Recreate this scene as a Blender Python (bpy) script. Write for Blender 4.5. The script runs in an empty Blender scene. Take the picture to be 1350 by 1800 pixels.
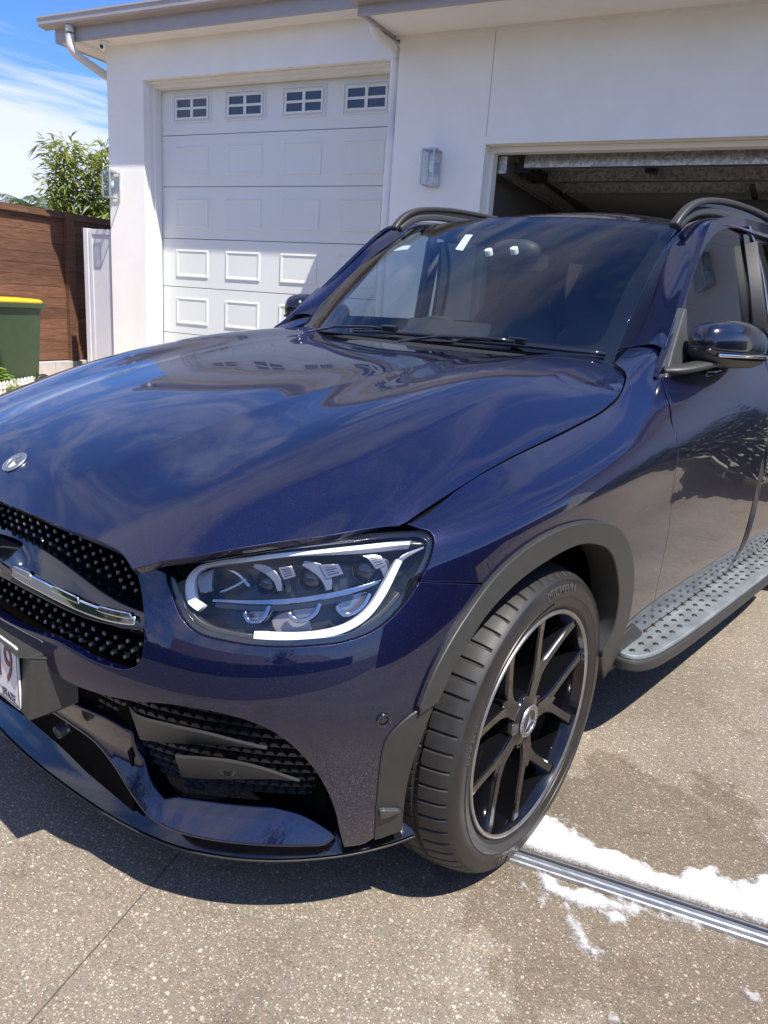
import bpy, bmesh, math, random
import numpy as np
from mathutils import Vector, Matrix
from mathutils.geometry import delaunay_2d_cdt
R=math.radians
sc=bpy.context.scene
# ------------------------------------------------------------------ camera
cam=bpy.data.cameras.new('camera'); co=bpy.data.objects.new('camera',cam); sc.collection.objects.link(co); sc.camera=co
cam.sensor_fit='HORIZONTAL'; cam.sensor_width=36; cam.lens=35.573; cam.clip_start=.05; cam.clip_end=3000
_r=Vector((0.75523559,0.65201843,0.06701611)); _u=Vector((-0.2217272,0.15792655,0.96223503)); _f=Vector((-0.61681135,0.74157344,-0.26384198))
co.matrix_world=Matrix(((_r.x,_u.x,-_f.x,1.62435521),(_r.y,_u.y,-_f.y,-1.44498294),(_r.z,_u.z,-_f.z,1.28790351),(0,0,0,1)))
# ------------------------------------------------------------------ world, sun, exposure
SUN=Vector((.565,-.143,1)).normalized()
el=math.asin(SUN.z); az=math.atan2(SUN.x,SUN.y)
w=bpy.data.worlds.new('World'); sc.world=w; w.use_nodes=True; nt=w.node_tree; nt.nodes.clear()
def N(nt,t,**k):
    n=nt.nodes.new(t)
    for a,b in k.items(): setattr(n,a,b)
    return n
sky=N(nt,'ShaderNodeTexSky',sky_type='NISHITA',sun_disc=False,sun_elevation=el,sun_rotation=az,air_density=1.0,dust_density=.6,ozone_density=1.5)
bg=N(nt,'ShaderNodeBackground'); bg.inputs[1].default_value=.15; ow=N(nt,'ShaderNodeOutputWorld')
tc=N(nt,'ShaderNodeTexCoord'); sx=N(nt,'ShaderNodeSeparateXYZ'); nt.links.new(tc.outputs['Generated'],sx.inputs[0])
def M2(nt,op,a,b=None,clamp=False):
    m=N(nt,'ShaderNodeMath',operation=op,use_clamp=clamp)
    for i,x in enumerate((a,b)):
        if x is None: continue
        if isinstance(x,(int,float)): m.inputs[i].default_value=x
        else: nt.links.new(x,m.inputs[i])
    return m.outputs[0]
zz=M2(nt,'ADD',M2(nt,'MAXIMUM',sx.outputs[2],.0),.16)
cv=N(nt,'ShaderNodeCombineXYZ'); nt.links.new(M2(nt,'DIVIDE',sx.outputs[0],zz),cv.inputs[0]); nt.links.new(M2(nt,'DIVIDE',sx.outputs[1],zz),cv.inputs[1])
def cloud(scale,det,lo,hi,dist=0.,sc3=(1,1,1),off=(0,0,0)):
    mp=N(nt,'ShaderNodeMapping'); mp.inputs['Scale'].default_value=sc3; mp.inputs['Location'].default_value=off; mp.inputs['Rotation'].default_value=(0,0,.5); nt.links.new(cv.outputs[0],mp.inputs[0])
    no=N(nt,'ShaderNodeTexNoise'); no.inputs['Scale'].default_value=scale; no.inputs['Detail'].default_value=det; no.inputs['Roughness'].default_value=.62; no.inputs['Distortion'].default_value=dist
    nt.links.new(mp.outputs[0],no.inputs['Vector']); mr=N(nt,'ShaderNodeMapRange',interpolation_type='SMOOTHSTEP'); mr.inputs[1].default_value=lo; mr.inputs[2].default_value=hi
    nt.links.new(no.outputs['Fac'],mr.inputs[0]); return mr.outputs[0]
c1=cloud(.9,10,.49,.66,.8,(1,.45,1),(2.3,.4,0)); c2=cloud(2.4,10,.48,.68,1.6,(1,.55,1),(5,1,0))
cl=M2(nt,'MULTIPLY',M2(nt,'MAXIMUM',c1,M2(nt,'MULTIPLY',c2,.55)),M2(nt,'ADD',.45,M2(nt,'MULTIPLY',.5,M2(nt,'SUBTRACT',1.0,M2(nt,'MULTIPLY',sx.outputs[2],.8)))),True)
hz=N(nt,'ShaderNodeMapRange',interpolation_type='SMOOTHSTEP'); hz.inputs[1].default_value=.235; hz.inputs[2].default_value=.175; hz.inputs[3].default_value=0; hz.inputs[4].default_value=.68
mpz=N(nt,'ShaderNodeMapping'); mpz.inputs['Scale'].default_value=(1.6,1.6,15); nt.links.new(tc.outputs['Generated'],mpz.inputs[0]); nzz=N(nt,'ShaderNodeTexNoise'); nzz.inputs['Scale'].default_value=1.6; nzz.inputs['Detail'].default_value=8; nzz.inputs['Distortion'].default_value=.6; nt.links.new(mpz.outputs[0],nzz.inputs['Vector'])
nt.links.new(M2(nt,'ADD',sx.outputs[2],M2(nt,'MULTIPLY',M2(nt,'SUBTRACT',nzz.outputs['Fac'],.5),.34)),hz.inputs[0]); azm=N(nt,'ShaderNodeMapRange',interpolation_type='SMOOTHSTEP'); azm.inputs[1].default_value=-.2; azm.inputs[2].default_value=.7; azm.inputs[3].default_value=.30; azm.inputs[4].default_value=1.0
nt.links.new(M2(nt,'ADD',M2(nt,'MULTIPLY',sx.outputs[0],-.8),M2(nt,'MULTIPLY',sx.outputs[1],.6)),azm.inputs[0]); cl=M2(nt,'MAXIMUM',M2(nt,'MULTIPLY',cl,.85),M2(nt,'MULTIPLY',hz.outputs[0],azm.outputs[0]))
mx=N(nt,'ShaderNodeMix',data_type='RGBA'); nt.links.new(cl,mx.inputs[0])
sat=N(nt,'ShaderNodeMix',data_type='RGBA',blend_type='MULTIPLY'); sat.inputs[0].default_value=1; nt.links.new(sky.outputs[0],sat.inputs[6]); sat.inputs[7].default_value=(.26,.40,.68,1)
nt.links.new(sat.outputs[2],mx.inputs[6]); mx.inputs[7].default_value=(3.5,3.4,3.5,1)
nt.links.new(mx.outputs[2],bg.inputs[0]); nt.links.new(bg.outputs[0],ow.inputs[0])
sl=bpy.data.lights.new('sun','SUN'); sl.energy=4.0; sl.angle=R(.53); sl.color=(1,.935,.84); so=bpy.data.objects.new('sun',sl); sc.collection.objects.link(so)
so.rotation_euler=SUN.to_track_quat('Z','Y').to_euler(); so.location=SUN*50
sc.view_settings.view_transform='Standard'; sc.view_settings.look='None'; sc.view_settings.exposure=1.15; sc.view_settings.gamma=1
sc.render.resolution_x=768; sc.render.resolution_y=1024
sc.cycles.max_bounces=10; sc.cycles.transparent_max_bounces=16
# ------------------------------------------------------------------ materials
def mat(name,col,rough=.5,metal=0.,coat=0.,**k):
    m=bpy.data.materials.new(name); m.use_nodes=True; b=m.node_tree.nodes['Principled BSDF']
    b.inputs['Base Color'].default_value=(*col,1); b.inputs['Roughness'].default_value=rough; b.inputs['Metallic'].default_value=metal
    if coat: b.inputs['Coat Weight'].default_value=coat; b.inputs['Coat Roughness'].default_value=.015
    for a,v in k.items(): b.inputs[a.replace('_',' ')].default_value=v
    return m
def tex_coord(nt,obj=True):
    t=N(nt,'ShaderNodeTexCoord'); return t.outputs['Object' if obj else 'Generated']
def noise(nt,vec,scale,detail=4,rough=.5,dist=0):
    n=N(nt,'ShaderNodeTexNoise'); n.inputs['Scale'].default_value=scale; n.inputs['Detail'].default_value=detail; n.inputs['Roughness'].default_value=rough; n.inputs['Distortion'].default_value=dist
    nt.links.new(vec,n.inputs['Vector']); return n.outputs['Fac']
def ramp(nt,fac,stops):
    r=N(nt,'ShaderNodeValToRGB'); e=r.color_ramp.elements
    while len(e)<len(stops): e.new(.5)
    for i,(p,c) in enumerate(stops): e[i].position=p; e[i].color=(*c,1) if len(c)==3 else c
    nt.links.new(fac,r.inputs[0]); return r.outputs[0]
def mixc(nt,fac,a,b,blend='MIX'):
    m=N(nt,'ShaderNodeMix',data_type='RGBA',blend_type=blend)
    for i,x in ((0,fac),(6,a),(7,b)):
        if isinstance(x,(int,float)): m.inputs[i].default_value=x
        elif isinstance(x,tuple): m.inputs[i].default_value=(*x,1)
        else: nt.links.new(x,m.inputs[i])
    return m.outputs[2]
def bump(m,h,strength=.3,dist=.01):
    nt=m.node_tree; b=N(nt,'ShaderNodeBump'); b.inputs['Strength'].default_value=strength; b.inputs['Distance'].default_value=dist
    nt.links.new(h,b.inputs['Height']); nt.links.new(b.outputs[0],nt.nodes['Principled BSDF'].inputs['Normal'])
def vary(m,scale,amt,detail=4,rough_amt=0,bstr=0,bdist=.005,stretch=(1,1,1)):
    nt=m.node_tree; b=nt.nodes['Principled BSDF']; c=tuple(b.inputs['Base Color'].default_value[:3])
    mp=N(nt,'ShaderNodeMapping'); mp.inputs['Scale'].default_value=stretch; nt.links.new(tex_coord(nt),mp.inputs[0])
    f=noise(nt,mp.outputs[0],scale,detail,.6)
    nt.links.new(ramp(nt,f,[(.3,tuple(x*(1-amt) for x in c)),(.7,tuple(min(1,x*(1+amt)) for x in c))]),b.inputs['Base Color'])
    if rough_amt:
        r=b.inputs['Roughness'].default_value; mr=N(nt,'ShaderNodeMapRange'); mr.inputs[3].default_value=max(0,r-rough_amt); mr.inputs[4].default_value=r+rough_amt; nt.links.new(f,mr.inputs[0]); nt.links.new(mr.outputs[0],b.inputs['Roughness'])
    if bstr: bump(m,f,bstr,bdist)
    return m
def m_paint():
    m=mat('blue metallic car paint',(.004,.006,.05),.34,.65,1.0); nt=m.node_tree; b=nt.nodes['Principled BSDF']; b.inputs['Coat IOR'].default_value=1.63
    v=N(nt,'ShaderNodeTexVoronoi'); v.inputs['Scale'].default_value=1500; nt.links.new(tex_coord(nt),v.inputs['Vector'])
    s=N(nt,'ShaderNodeSeparateColor'); nt.links.new(v.outputs['Color'],s.inputs[0])
    c=ramp(nt,s.outputs[0],[(0,(.0005,.0016,.020)),(.8,(.0007,.0028,.034)),(.985,(.005,.009,.08)),(1,(.04,.07,.26))]); nt.links.new(c,b.inputs['Base Color'])
    g=N(nt,'ShaderNodeNewGeometry'); mxv=N(nt,'ShaderNodeMix',data_type='VECTOR'); mxv.inputs[0].default_value=.10
    sub=N(nt,'ShaderNodeVectorMath',operation='SUBTRACT'); nt.links.new(v.outputs['Color'],sub.inputs[0]); sub.inputs[1].default_value=(.5,.5,.5)
    add=N(nt,'ShaderNodeVectorMath',operation='MULTIPLY_ADD'); nt.links.new(sub.outputs[0],add.inputs[0]); add.inputs[1].default_value=(.10,.10,.10); nt.links.new(g.outputs['Normal'],add.inputs[2])
    no=N(nt,'ShaderNodeVectorMath',operation='NORMALIZE'); nt.links.new(add.outputs[0],no.inputs[0]); nt.links.new(no.outputs[0],b.inputs['Normal'])
    f=noise(nt,tex_coord(nt),3.2,2); bp=N(nt,'ShaderNodeBump'); bp.inputs['Strength'].default_value=.025; bp.inputs['Distance'].default_value=.004; nt.links.new(f,bp.inputs['Height']); nt.links.new(bp.outputs[0],b.inputs['Coat Normal'])
    f2=noise(nt,tex_coord(nt),14,6,.7); r=N(nt,'ShaderNodeMapRange'); r.inputs[1].default_value=.4; r.inputs[2].default_value=.8; r.inputs[3].default_value=.0; r.inputs[4].default_value=.010; nt.links.new(f2,r.inputs[0]); nt.links.new(r.outputs[0],b.inputs['Coat Roughness'])
    return m
def m_glass(name,tint,refl_rough=.0,ior=1.5,alpha_tint=None):
    m=bpy.data.materials.new(name); m.use_nodes=True; nt=m.node_tree; nt.nodes.clear(); o=N(nt,'ShaderNodeOutputMaterial')
    t=N(nt,'ShaderNodeBsdfTransparent'); t.inputs[0].default_value=(*tint,1); g=N(nt,'ShaderNodeBsdfGlossy'); g.inputs['Roughness'].default_value=refl_rough
    ge=N(nt,'ShaderNodeNewGeometry'); dp=N(nt,'ShaderNodeVectorMath',operation='DOT_PRODUCT'); nt.links.new(ge.outputs['Normal'],dp.inputs[0]); nt.links.new(ge.outputs['Incoming'],dp.inputs[1])
    f0=((ior-1)/(ior+1))**2*2.3; c5=M2(nt,'POWER',M2(nt,'SUBTRACT',1.0,M2(nt,'ABSOLUTE',dp.outputs['Value']),True),5.0)
    mr=N(nt,'ShaderNodeMath',operation='MULTIPLY_ADD',use_clamp=True); nt.links.new(c5,mr.inputs[0]); mr.inputs[1].default_value=1-f0; mr.inputs[2].default_value=f0
    mx=N(nt,'ShaderNodeMixShader'); nt.links.new(mr.outputs[0],mx.inputs[0]); nt.links.new(t.outputs[0],mx.inputs[1]); nt.links.new(g.outputs[0],mx.inputs[2]); nt.links.new(mx.outputs[0],o.inputs[0])
    return m
M={}
M['paint']=m_paint()
M['gloss_black']=mat('gloss black plastic',(.006,.006,.007),.12,0,1)
M['dark']=mat('black shell',(.004,.004,.004),.8,Specular_IOR_Level=.05)
M['cladding']=vary(mat('grey-black textured cladding',(.028,.028,.026),.48),60,.12,3,.04,.10,.0006)
M['fin']=vary(mat('grey satin fin',(.045,.047,.048),.38),80,.1,3,.03,.05,.0005)
M['rubber']=vary(mat('tyre rubber',(.016,.0155,.0145),.55),40,.22,5,.10,.08,.0006)
M['sidewall']=vary(mat('tyre sidewall rubber',(.017,.0155,.014),.38),25,.25,5,.10,.06,.0005)
M['wheel']=mat('gloss black wheel paint',(.004,.004,.005),.12,.0,.8,Specular_IOR_Level=.2)
M['lip']=vary(mat('machined wheel lip',(.34,.32,.30),.34,.9),30,.15,3,.05)
M['chrome']=mat('chrome',(.82,.83,.84),.06,1)
M['lamp_chrome']=mat('lamp trim chrome',(.42,.42,.43),.1,1)
M['satin']=vary(mat('satin aluminium',(.55,.56,.57),.33,.9),50,.08)
M['disc']=vary(mat('brake disc steel',(.32,.31,.30),.35,.9),40,.2)
M['caliper']=vary(mat('brake caliper grey',(.36,.37,.38),.42,.4),30,.15)
M['board']=vary(mat('brushed running board',(.42,.47,.48),.42,.75),22,.22,5,.12,.03,.0005,(1,.3,1))
M['white_light']=mat('white light guide',(.82,.85,.88),.15,0,.6)
M['lens_grey']=mat('reflector grey',(.26,.26,.27),.25,.8)
M['lens_dark']=mat('lamp housing',(.014,.014,.016),.35,0,.3)
M['interior']=vary(mat('dark interior trim',(.020,.020,.022),.6),20,.2)
M['seat']=vary(mat('black leather seat',(.025,.024,.024),.45),12,.2)
M['wsglass']=m_glass('tinted windscreen glass',(.80,.88,.86))
M['sideglass']=m_glass('tinted side glass',(.66,.72,.70)); M['privacy']=m_glass('privacy glass',(.15,.17,.17))
M['lensglass']=m_glass('clear lens',(.93,.94,.96),0,1.33)
M['plate']=vary(mat('plate white',(.70,.70,.68),.35,0,.3),60,.05)
M['maroon']=mat('maroon letters',(.17,.025,.03),.4)
M['navy']=mat('dark blue letters',(.03,.03,.06),.4)
M['mirror_paint']=mat('dark navy gloss mirror paint',(.003,.004,.012),.2,.2,1)
M['frit']=mat('black glass border',(.004,.005,.008),.06,0,1)
M['skyblue']=mat('sticker',(.75,.78,.72),.5)
# ------------------------------------------------------------------ surfaces
class Spl:
    """natural cubic spline as a linear operator on the knot values"""
    def __init__(s,k):
        s.k=np.array(k,float); n=len(k); h=np.diff(s.k)
        A=np.zeros((n,n)); B=np.zeros((n,n)); A[0,0]=A[-1,-1]=1
        for i in range(1,n-1):
            A[i,i-1]=h[i-1]; A[i,i]=2*(h[i-1]+h[i]); A[i,i+1]=h[i]
            B[i,i-1]=6/h[i-1]; B[i,i]=-6/h[i-1]-6/h[i]; B[i,i+1]=6/h[i]
        s.M=np.linalg.solve(A,B); s.h=h
    def w(s,x):
        x=np.atleast_1d(np.asarray(x,float)); n=len(s.k)
        xc=np.clip(x,s.k[0],s.k[-1]); i=np.clip(np.searchsorted(s.k,xc,side='right')-1,0,n-2)
        h=s.h[i]; b=(xc-s.k[i])/h; a=1-b; W=np.zeros((len(x),n)); r=np.arange(len(x))
        W[r,i]+=a; W[r,i+1]+=b
        W+=((a**3-a)*h*h/6)[:,None]*s.M[i]+((b**3-b)*h*h/6)[:,None]*s.M[i+1]
        e=x-xc; m=np.nonzero(e)[0]
        if len(m):
            D=np.zeros((len(m),n)); ii=i[m]; hh=h[m]; q=np.arange(len(m)); D[q,ii]-=1/hh; D[q,ii+1]+=1/hh
            t=b[m]; D+=(-(3*(1-t)**2-1)*hh/6)[:,None]*s.M[ii]+((3*t*t-1)*hh/6)[:,None]*s.M[ii+1]
            W[m]+=e[m][:,None]*D
        return W
class Surf:
    def __init__(s,uk,vk,pts,post=None,flip=False):
        s.U=Spl(uk); s.V=Spl(vk); s.P=np.array(pts,float); s.post=post; s.flip=flip; s.uk=uk; s.vk=vk
    def __call__(s,u,v):
        X=np.einsum('ij,jkc,ik->ic',s.V.w(v),s.P,s.U.w(u))
        return s.post(np.atleast_1d(u),np.atleast_1d(v),X) if s.post else X
    def nrm(s,u,v,e=1e-4):
        u=np.atleast_1d(np.asarray(u,float)); v=np.atleast_1d(np.asarray(v,float))
        n=np.cross(s(u+e,v)-s(u-e,v),s(u,v+e)-s(u,v-e)); n/=np.linalg.norm(n,axis=1)[:,None]+1e-12
        return -n if s.flip else n
# ---- front and side skin (left half of the car): u runs from the centre of the nose round the corner to the rear, v from the lip to the hood seam
COL=[0,.25,.49,.66,.82,.97,1.13,1.33,1.62,1.97,2.42,3.0,3.8]
ROWZ=[.20,.33,.46,.60,.71,.80,.87,.93,1.0,1.08]
_f=[ # front columns c0..c7 per row: (x,y,z)
[(0,-.770,.20),(.25,-.760,.20),(.48,-.715,.20),(.63,-.635,.20),(.74,-.535,.20),(.815,-.43,.20),(.86,-.32,.20),(.885,-.16,.20)],
[(0,-.805,.33),(.25,-.795,.33),(.48,-.755,.33),(.64,-.675,.33),(.765,-.575,.33),(.85,-.46,.33),(.895,-.34,.33),(.915,-.17,.33)],
[(0,-.835,.46),(.25,-.825,.46),(.48,-.785,.46),(.65,-.710,.46),(.78,-.610,.46),(.872,-.485,.46),(.915,-.35,.46),(.933,-.17,.46)],
[(0,-.850,.60),(.25,-.840,.60),(.48,-.803,.60),(.65,-.735,.60),(.785,-.635,.60),(.880,-.505,.60),(.925,-.36,.60),(.943,-.17,.60)],
[(0,-.850,.70),(.25,-.840,.70),(.48,-.800,.69),(.64,-.730,.70),(.778,-.630,.71),(.876,-.500,.72),(.924,-.355,.73),(.943,-.17,.74)],
[(0,-.842,.77),(.25,-.830,.77),(.48,-.785,.75),(.625,-.712,.77),(.763,-.610,.79),(.865,-.480,.81),(.915,-.335,.83),(.938,-.16,.85)],
[(0,-.830,.812),(.25,-.815,.81),(.48,-.768,.785),(.612,-.695,.815),(.743,-.595,.85),(.848,-.460,.875),(.892,-.312,.90),(.918,-.15,.927)],
[(0,-.812,.845),(.25,-.795,.845),(.48,-.748,.815),(.60,-.675,.85),(.72,-.580,.885),(.812,-.425,.905),(.813,-.28,.943),(.813,-.11,.981)],
[(0,-.78,.878),(.25,-.765,.875),(.46,-.715,.845),(.55,-.64,.88),(.65,-.545,.92),(.735,-.41,.935),(.74,-.27,.968),(.74,-.10,1.007)],
[(0,-.73,.91),(.25,-.72,.91),(.43,-.67,.885),(.50,-.60,.92),(.58,-.51,.95),(.68,-.40,.97),(.69,-.26,1.0),(.69,-.10,1.035)]]
_s=[ # side columns y=.12,.45,.9,1.5,2.3
[(.86,.12,.20),(.79,.45,.20),(.78,.9,.20),(.775,1.5,.20),(.775,2.3,.20)],
[(.905,.12,.33),(.862,.45,.33),(.848,.9,.33),(.842,1.5,.33),(.842,2.3,.33)],
[(.933,.12,.46),(.915,.45,.46),(.902,.9,.46),(.897,1.5,.46),(.897,2.3,.46)],
[(.945,.12,.61),(.935,.45,.61),(.922,.9,.61),(.918,1.5,.62),(.918,2.3,.63)],
[(.946,.12,.75),(.938,.45,.76),(.926,.9,.77),(.922,1.5,.78),(.922,2.3,.79)],
[(.942,.12,.87),(.937,.45,.89),(.930,.9,.90),(.927,1.5,.91),(.925,2.3,.92)],
[(.924,.12,.966),(.921,.45,1.01),(.920,.9,1.03),(.918,1.5,1.05),(.91,2.3,1.07)],
[(.811,.12,1.023),(.808,.44,1.083),(.850,.88,1.155),(.872,1.5,1.17),(.87,2.3,1.19)],
[(.74,.12,1.050),(.75,.47,1.104),(.775,.82,1.215),(.84,1.45,1.25),(.84,2.3,1.27)],
[(.69,.12,1.075),(.69,.50,1.128),(.675,.83,1.222),(.80,1.42,1.34),(.80,2.3,1.36)]]
for _r,_d in ((3,-.006),(4,.005),(5,.012),(6,.012),(7,.009)):
    for _c in range(8):
        _w=(1,1,1,.95,.85,.7,.45,.2)[_c]; _q=_f[_r][_c]; _f[_r][_c]=(_q[0]-(_d*(0,0,.1,.3,.5,.7,.6,.4)[_c] if _r<7 else 0),_q[1]+_d*_w,_q[2])
SKIN=Surf(COL,ROWZ,[a+b for a,b in zip(_f,_s)])
def _sp(t,w): return w*np.logaddexp(0,t/w)
def _hoodpost(u,v,X):
    x=X[:,0]; y=X[:,1]
    xa=np.interp(y,[-.80,-.736,-.66,-.546,-.365,-.148,.1,.5],[.15,.20,.262,.290,.308,.330,.352,.38]); xb=np.interp(y,[-.7,-.6,-.36,-.19,.14,.39,.8],[.585,.605,.662,.678,.679,.662,.62])
    fa=np.clip((y+.80)/.25,0,1)*np.clip((.75-y)/.4,0,1); fb=np.clip((y+.72)/.3,0,1)*np.clip((.80-y)/.3,.0,1)
    ax=np.abs(x)
    X=X.copy(); X[:,2]+= -.075*fa*_sp(ax-xa,.003)+.075*fa*_sp(ax-.56,.06) -.20*fb*_sp(ax-xb,.004)
    return X
_hy=[-.80,-.74,-.62,-.45,-.25,0,.25,.5,.75]
_hc=[.858,.905,.965,1.020,1.068,1.112,1.144,1.158,1.162]
_hx=[0,.2,.4,.58,.72,.80,.86]
_drop=list(zip(*[[0]*9,[.001,.002,.003,.003,.002,.001,0,-.001,-.001],[.008,.010,.010,.008,.004,0,-.004,-.006,-.006],[.034,.030,.020,.011,-.002,-.014,-.020,-.023,-.022],
 [.10,.088,.066,.048,.034,.024,.013,.001,.000],[.165,.138,.092,.070,.064,.066,.052,.025,.014],[.24,.20,.148,.114,.112,.112,.097,.068,.048]]))
HOOD=Surf([-x for x in _hx[:0:-1]]+_hx,_hy,[[(-x,y,c-d) for x,d in list(zip(_hx,dd))[:0:-1]]+[(x,y,c-d) for x,d in zip(_hx,dd)] for y,c,dd in zip(_hy,_hc,_drop)],post=_hoodpost)

class FSurf:
    def __init__(s,fn,ur,vr,flip=False): s.fn=fn; s.uk=ur; s.vk=vr; s.flip=flip
    def __call__(s,u,v): return s.fn(np.atleast_1d(np.asarray(u,float)),np.atleast_1d(np.asarray(v,float)))
    nrm=Surf.nrm
class Off:
    """a surface parallel to S, d metres further out"""
    def __init__(s,S,d): s.S=S; s.d=d; s.uk=S.uk; s.vk=S.vk; s.flip=S.flip
    def __call__(s,u,v): return s.S(u,v)+s.d*s.S.nrm(u,v)
    def nrm(s,u,v,e=1e-4): return s.S.nrm(u,v)
class Sym:
    """left half surface used on both sides of the centre line (u<0 is the right side)"""
    def __init__(s,S): s.S=S; s.uk=[-S.uk[-1],S.uk[-1]]; s.vk=S.vk; s.flip=S.flip
    def __call__(s,u,v):
        u=np.atleast_1d(np.asarray(u,float)); X=s.S(np.abs(u),v).copy(); X[:,0]*=np.where(u<0,-1,1); return X
    def nrm(s,u,v,e=1e-4):
        u=np.atleast_1d(np.asarray(u,float)); X=s.S.nrm(np.abs(u),v).copy(); X[:,0]*=np.where(u<0,-1,1); return X
def _ws(u,v):
    b=4*v*(1-v); c=1-u*u
    return np.stack([u*(.672-.085*v),.70+.563*v-c*(.20-.165*v)-.017*b,1.166+.442*v+c*(.012+.023*v)+.022*b],1)
WS=FSurf(_ws,[-1,1],[0,1])
def _roof(u,v):
    c=1-u**2; return np.stack([u*.60,1.263+2.0*v-.035*c*(1-v),1.608+.035*c+.112*4*v*(1-v)*(.35+.65*c)-.02*v],1)
ROOF=FSurf(_roof,[-1,1],[0,1])
PIL=Surf([0,.5,1],[0,.12,.45,.8,1.2,1.9,2.7],[
 [(.665,.70,1.150),(.735,.72,1.165),(.800,.70,1.13)],[(.665,.811,1.213),(.735,.80,1.228),(.787,.762,1.213)],[(.63,1.037,1.408),(.690,1.03,1.418),(.737,.982,1.398)],
 [(.60,1.245,1.600),(.655,1.24,1.610),(.700,1.22,1.588)],[(.60,1.6,1.655),(.665,1.6,1.655),(.715,1.6,1.625)],[(.60,2.3,1.665),(.665,2.3,1.665),(.715,2.3,1.637)],[(.60,3.1,1.615),(.665,3.1,1.61),(.70,3.1,1.58)]])
def _win(u,v): # u = y, v = 0 belt .. 1 top
    zb=1.150+.035*np.clip((u-.7)/1.5,0,1.2); zt=1.575+.07*np.sin(np.clip((u-.9)/2.2,0,1)*np.pi)**.8
    return np.stack([.815-.115*v,u,zb+(zt-zb)*v],1)
WIN=FSurf(_win,[.55,3.2],[-.1,1.15])
SY=Sym(SKIN)
HLo=Off(SKIN,-.004); HLd=Off(SKIN,-.022); HLb=Off(SKIN,-.045); HLh=Off(SKIN,-.085); INT=Off(SKIN,-.055); BLD=Off(SKIN,-.006); GRL=Off(SKIN,-.035); BAR=Off(SKIN,-.012); OUT=Off(SKIN,.012)

WSs=FSurf(lambda u,v:_ws(u/.66,v/.7),[-.66,.66],[0,.7])
IN2=Off(SKIN,-.105)

def _bld(u,v):
    b=.006-1.0*np.clip(v-.262,-.02,.078)-.05*np.maximum(v-.340,0); return SKIN(u,v)+SKIN.nrm(u,v)*b[:,None]
BLDS=FSurf(_bld,[0,1.1],[.2,.6])

DEEP=Off(SKIN,-.12)

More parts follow.
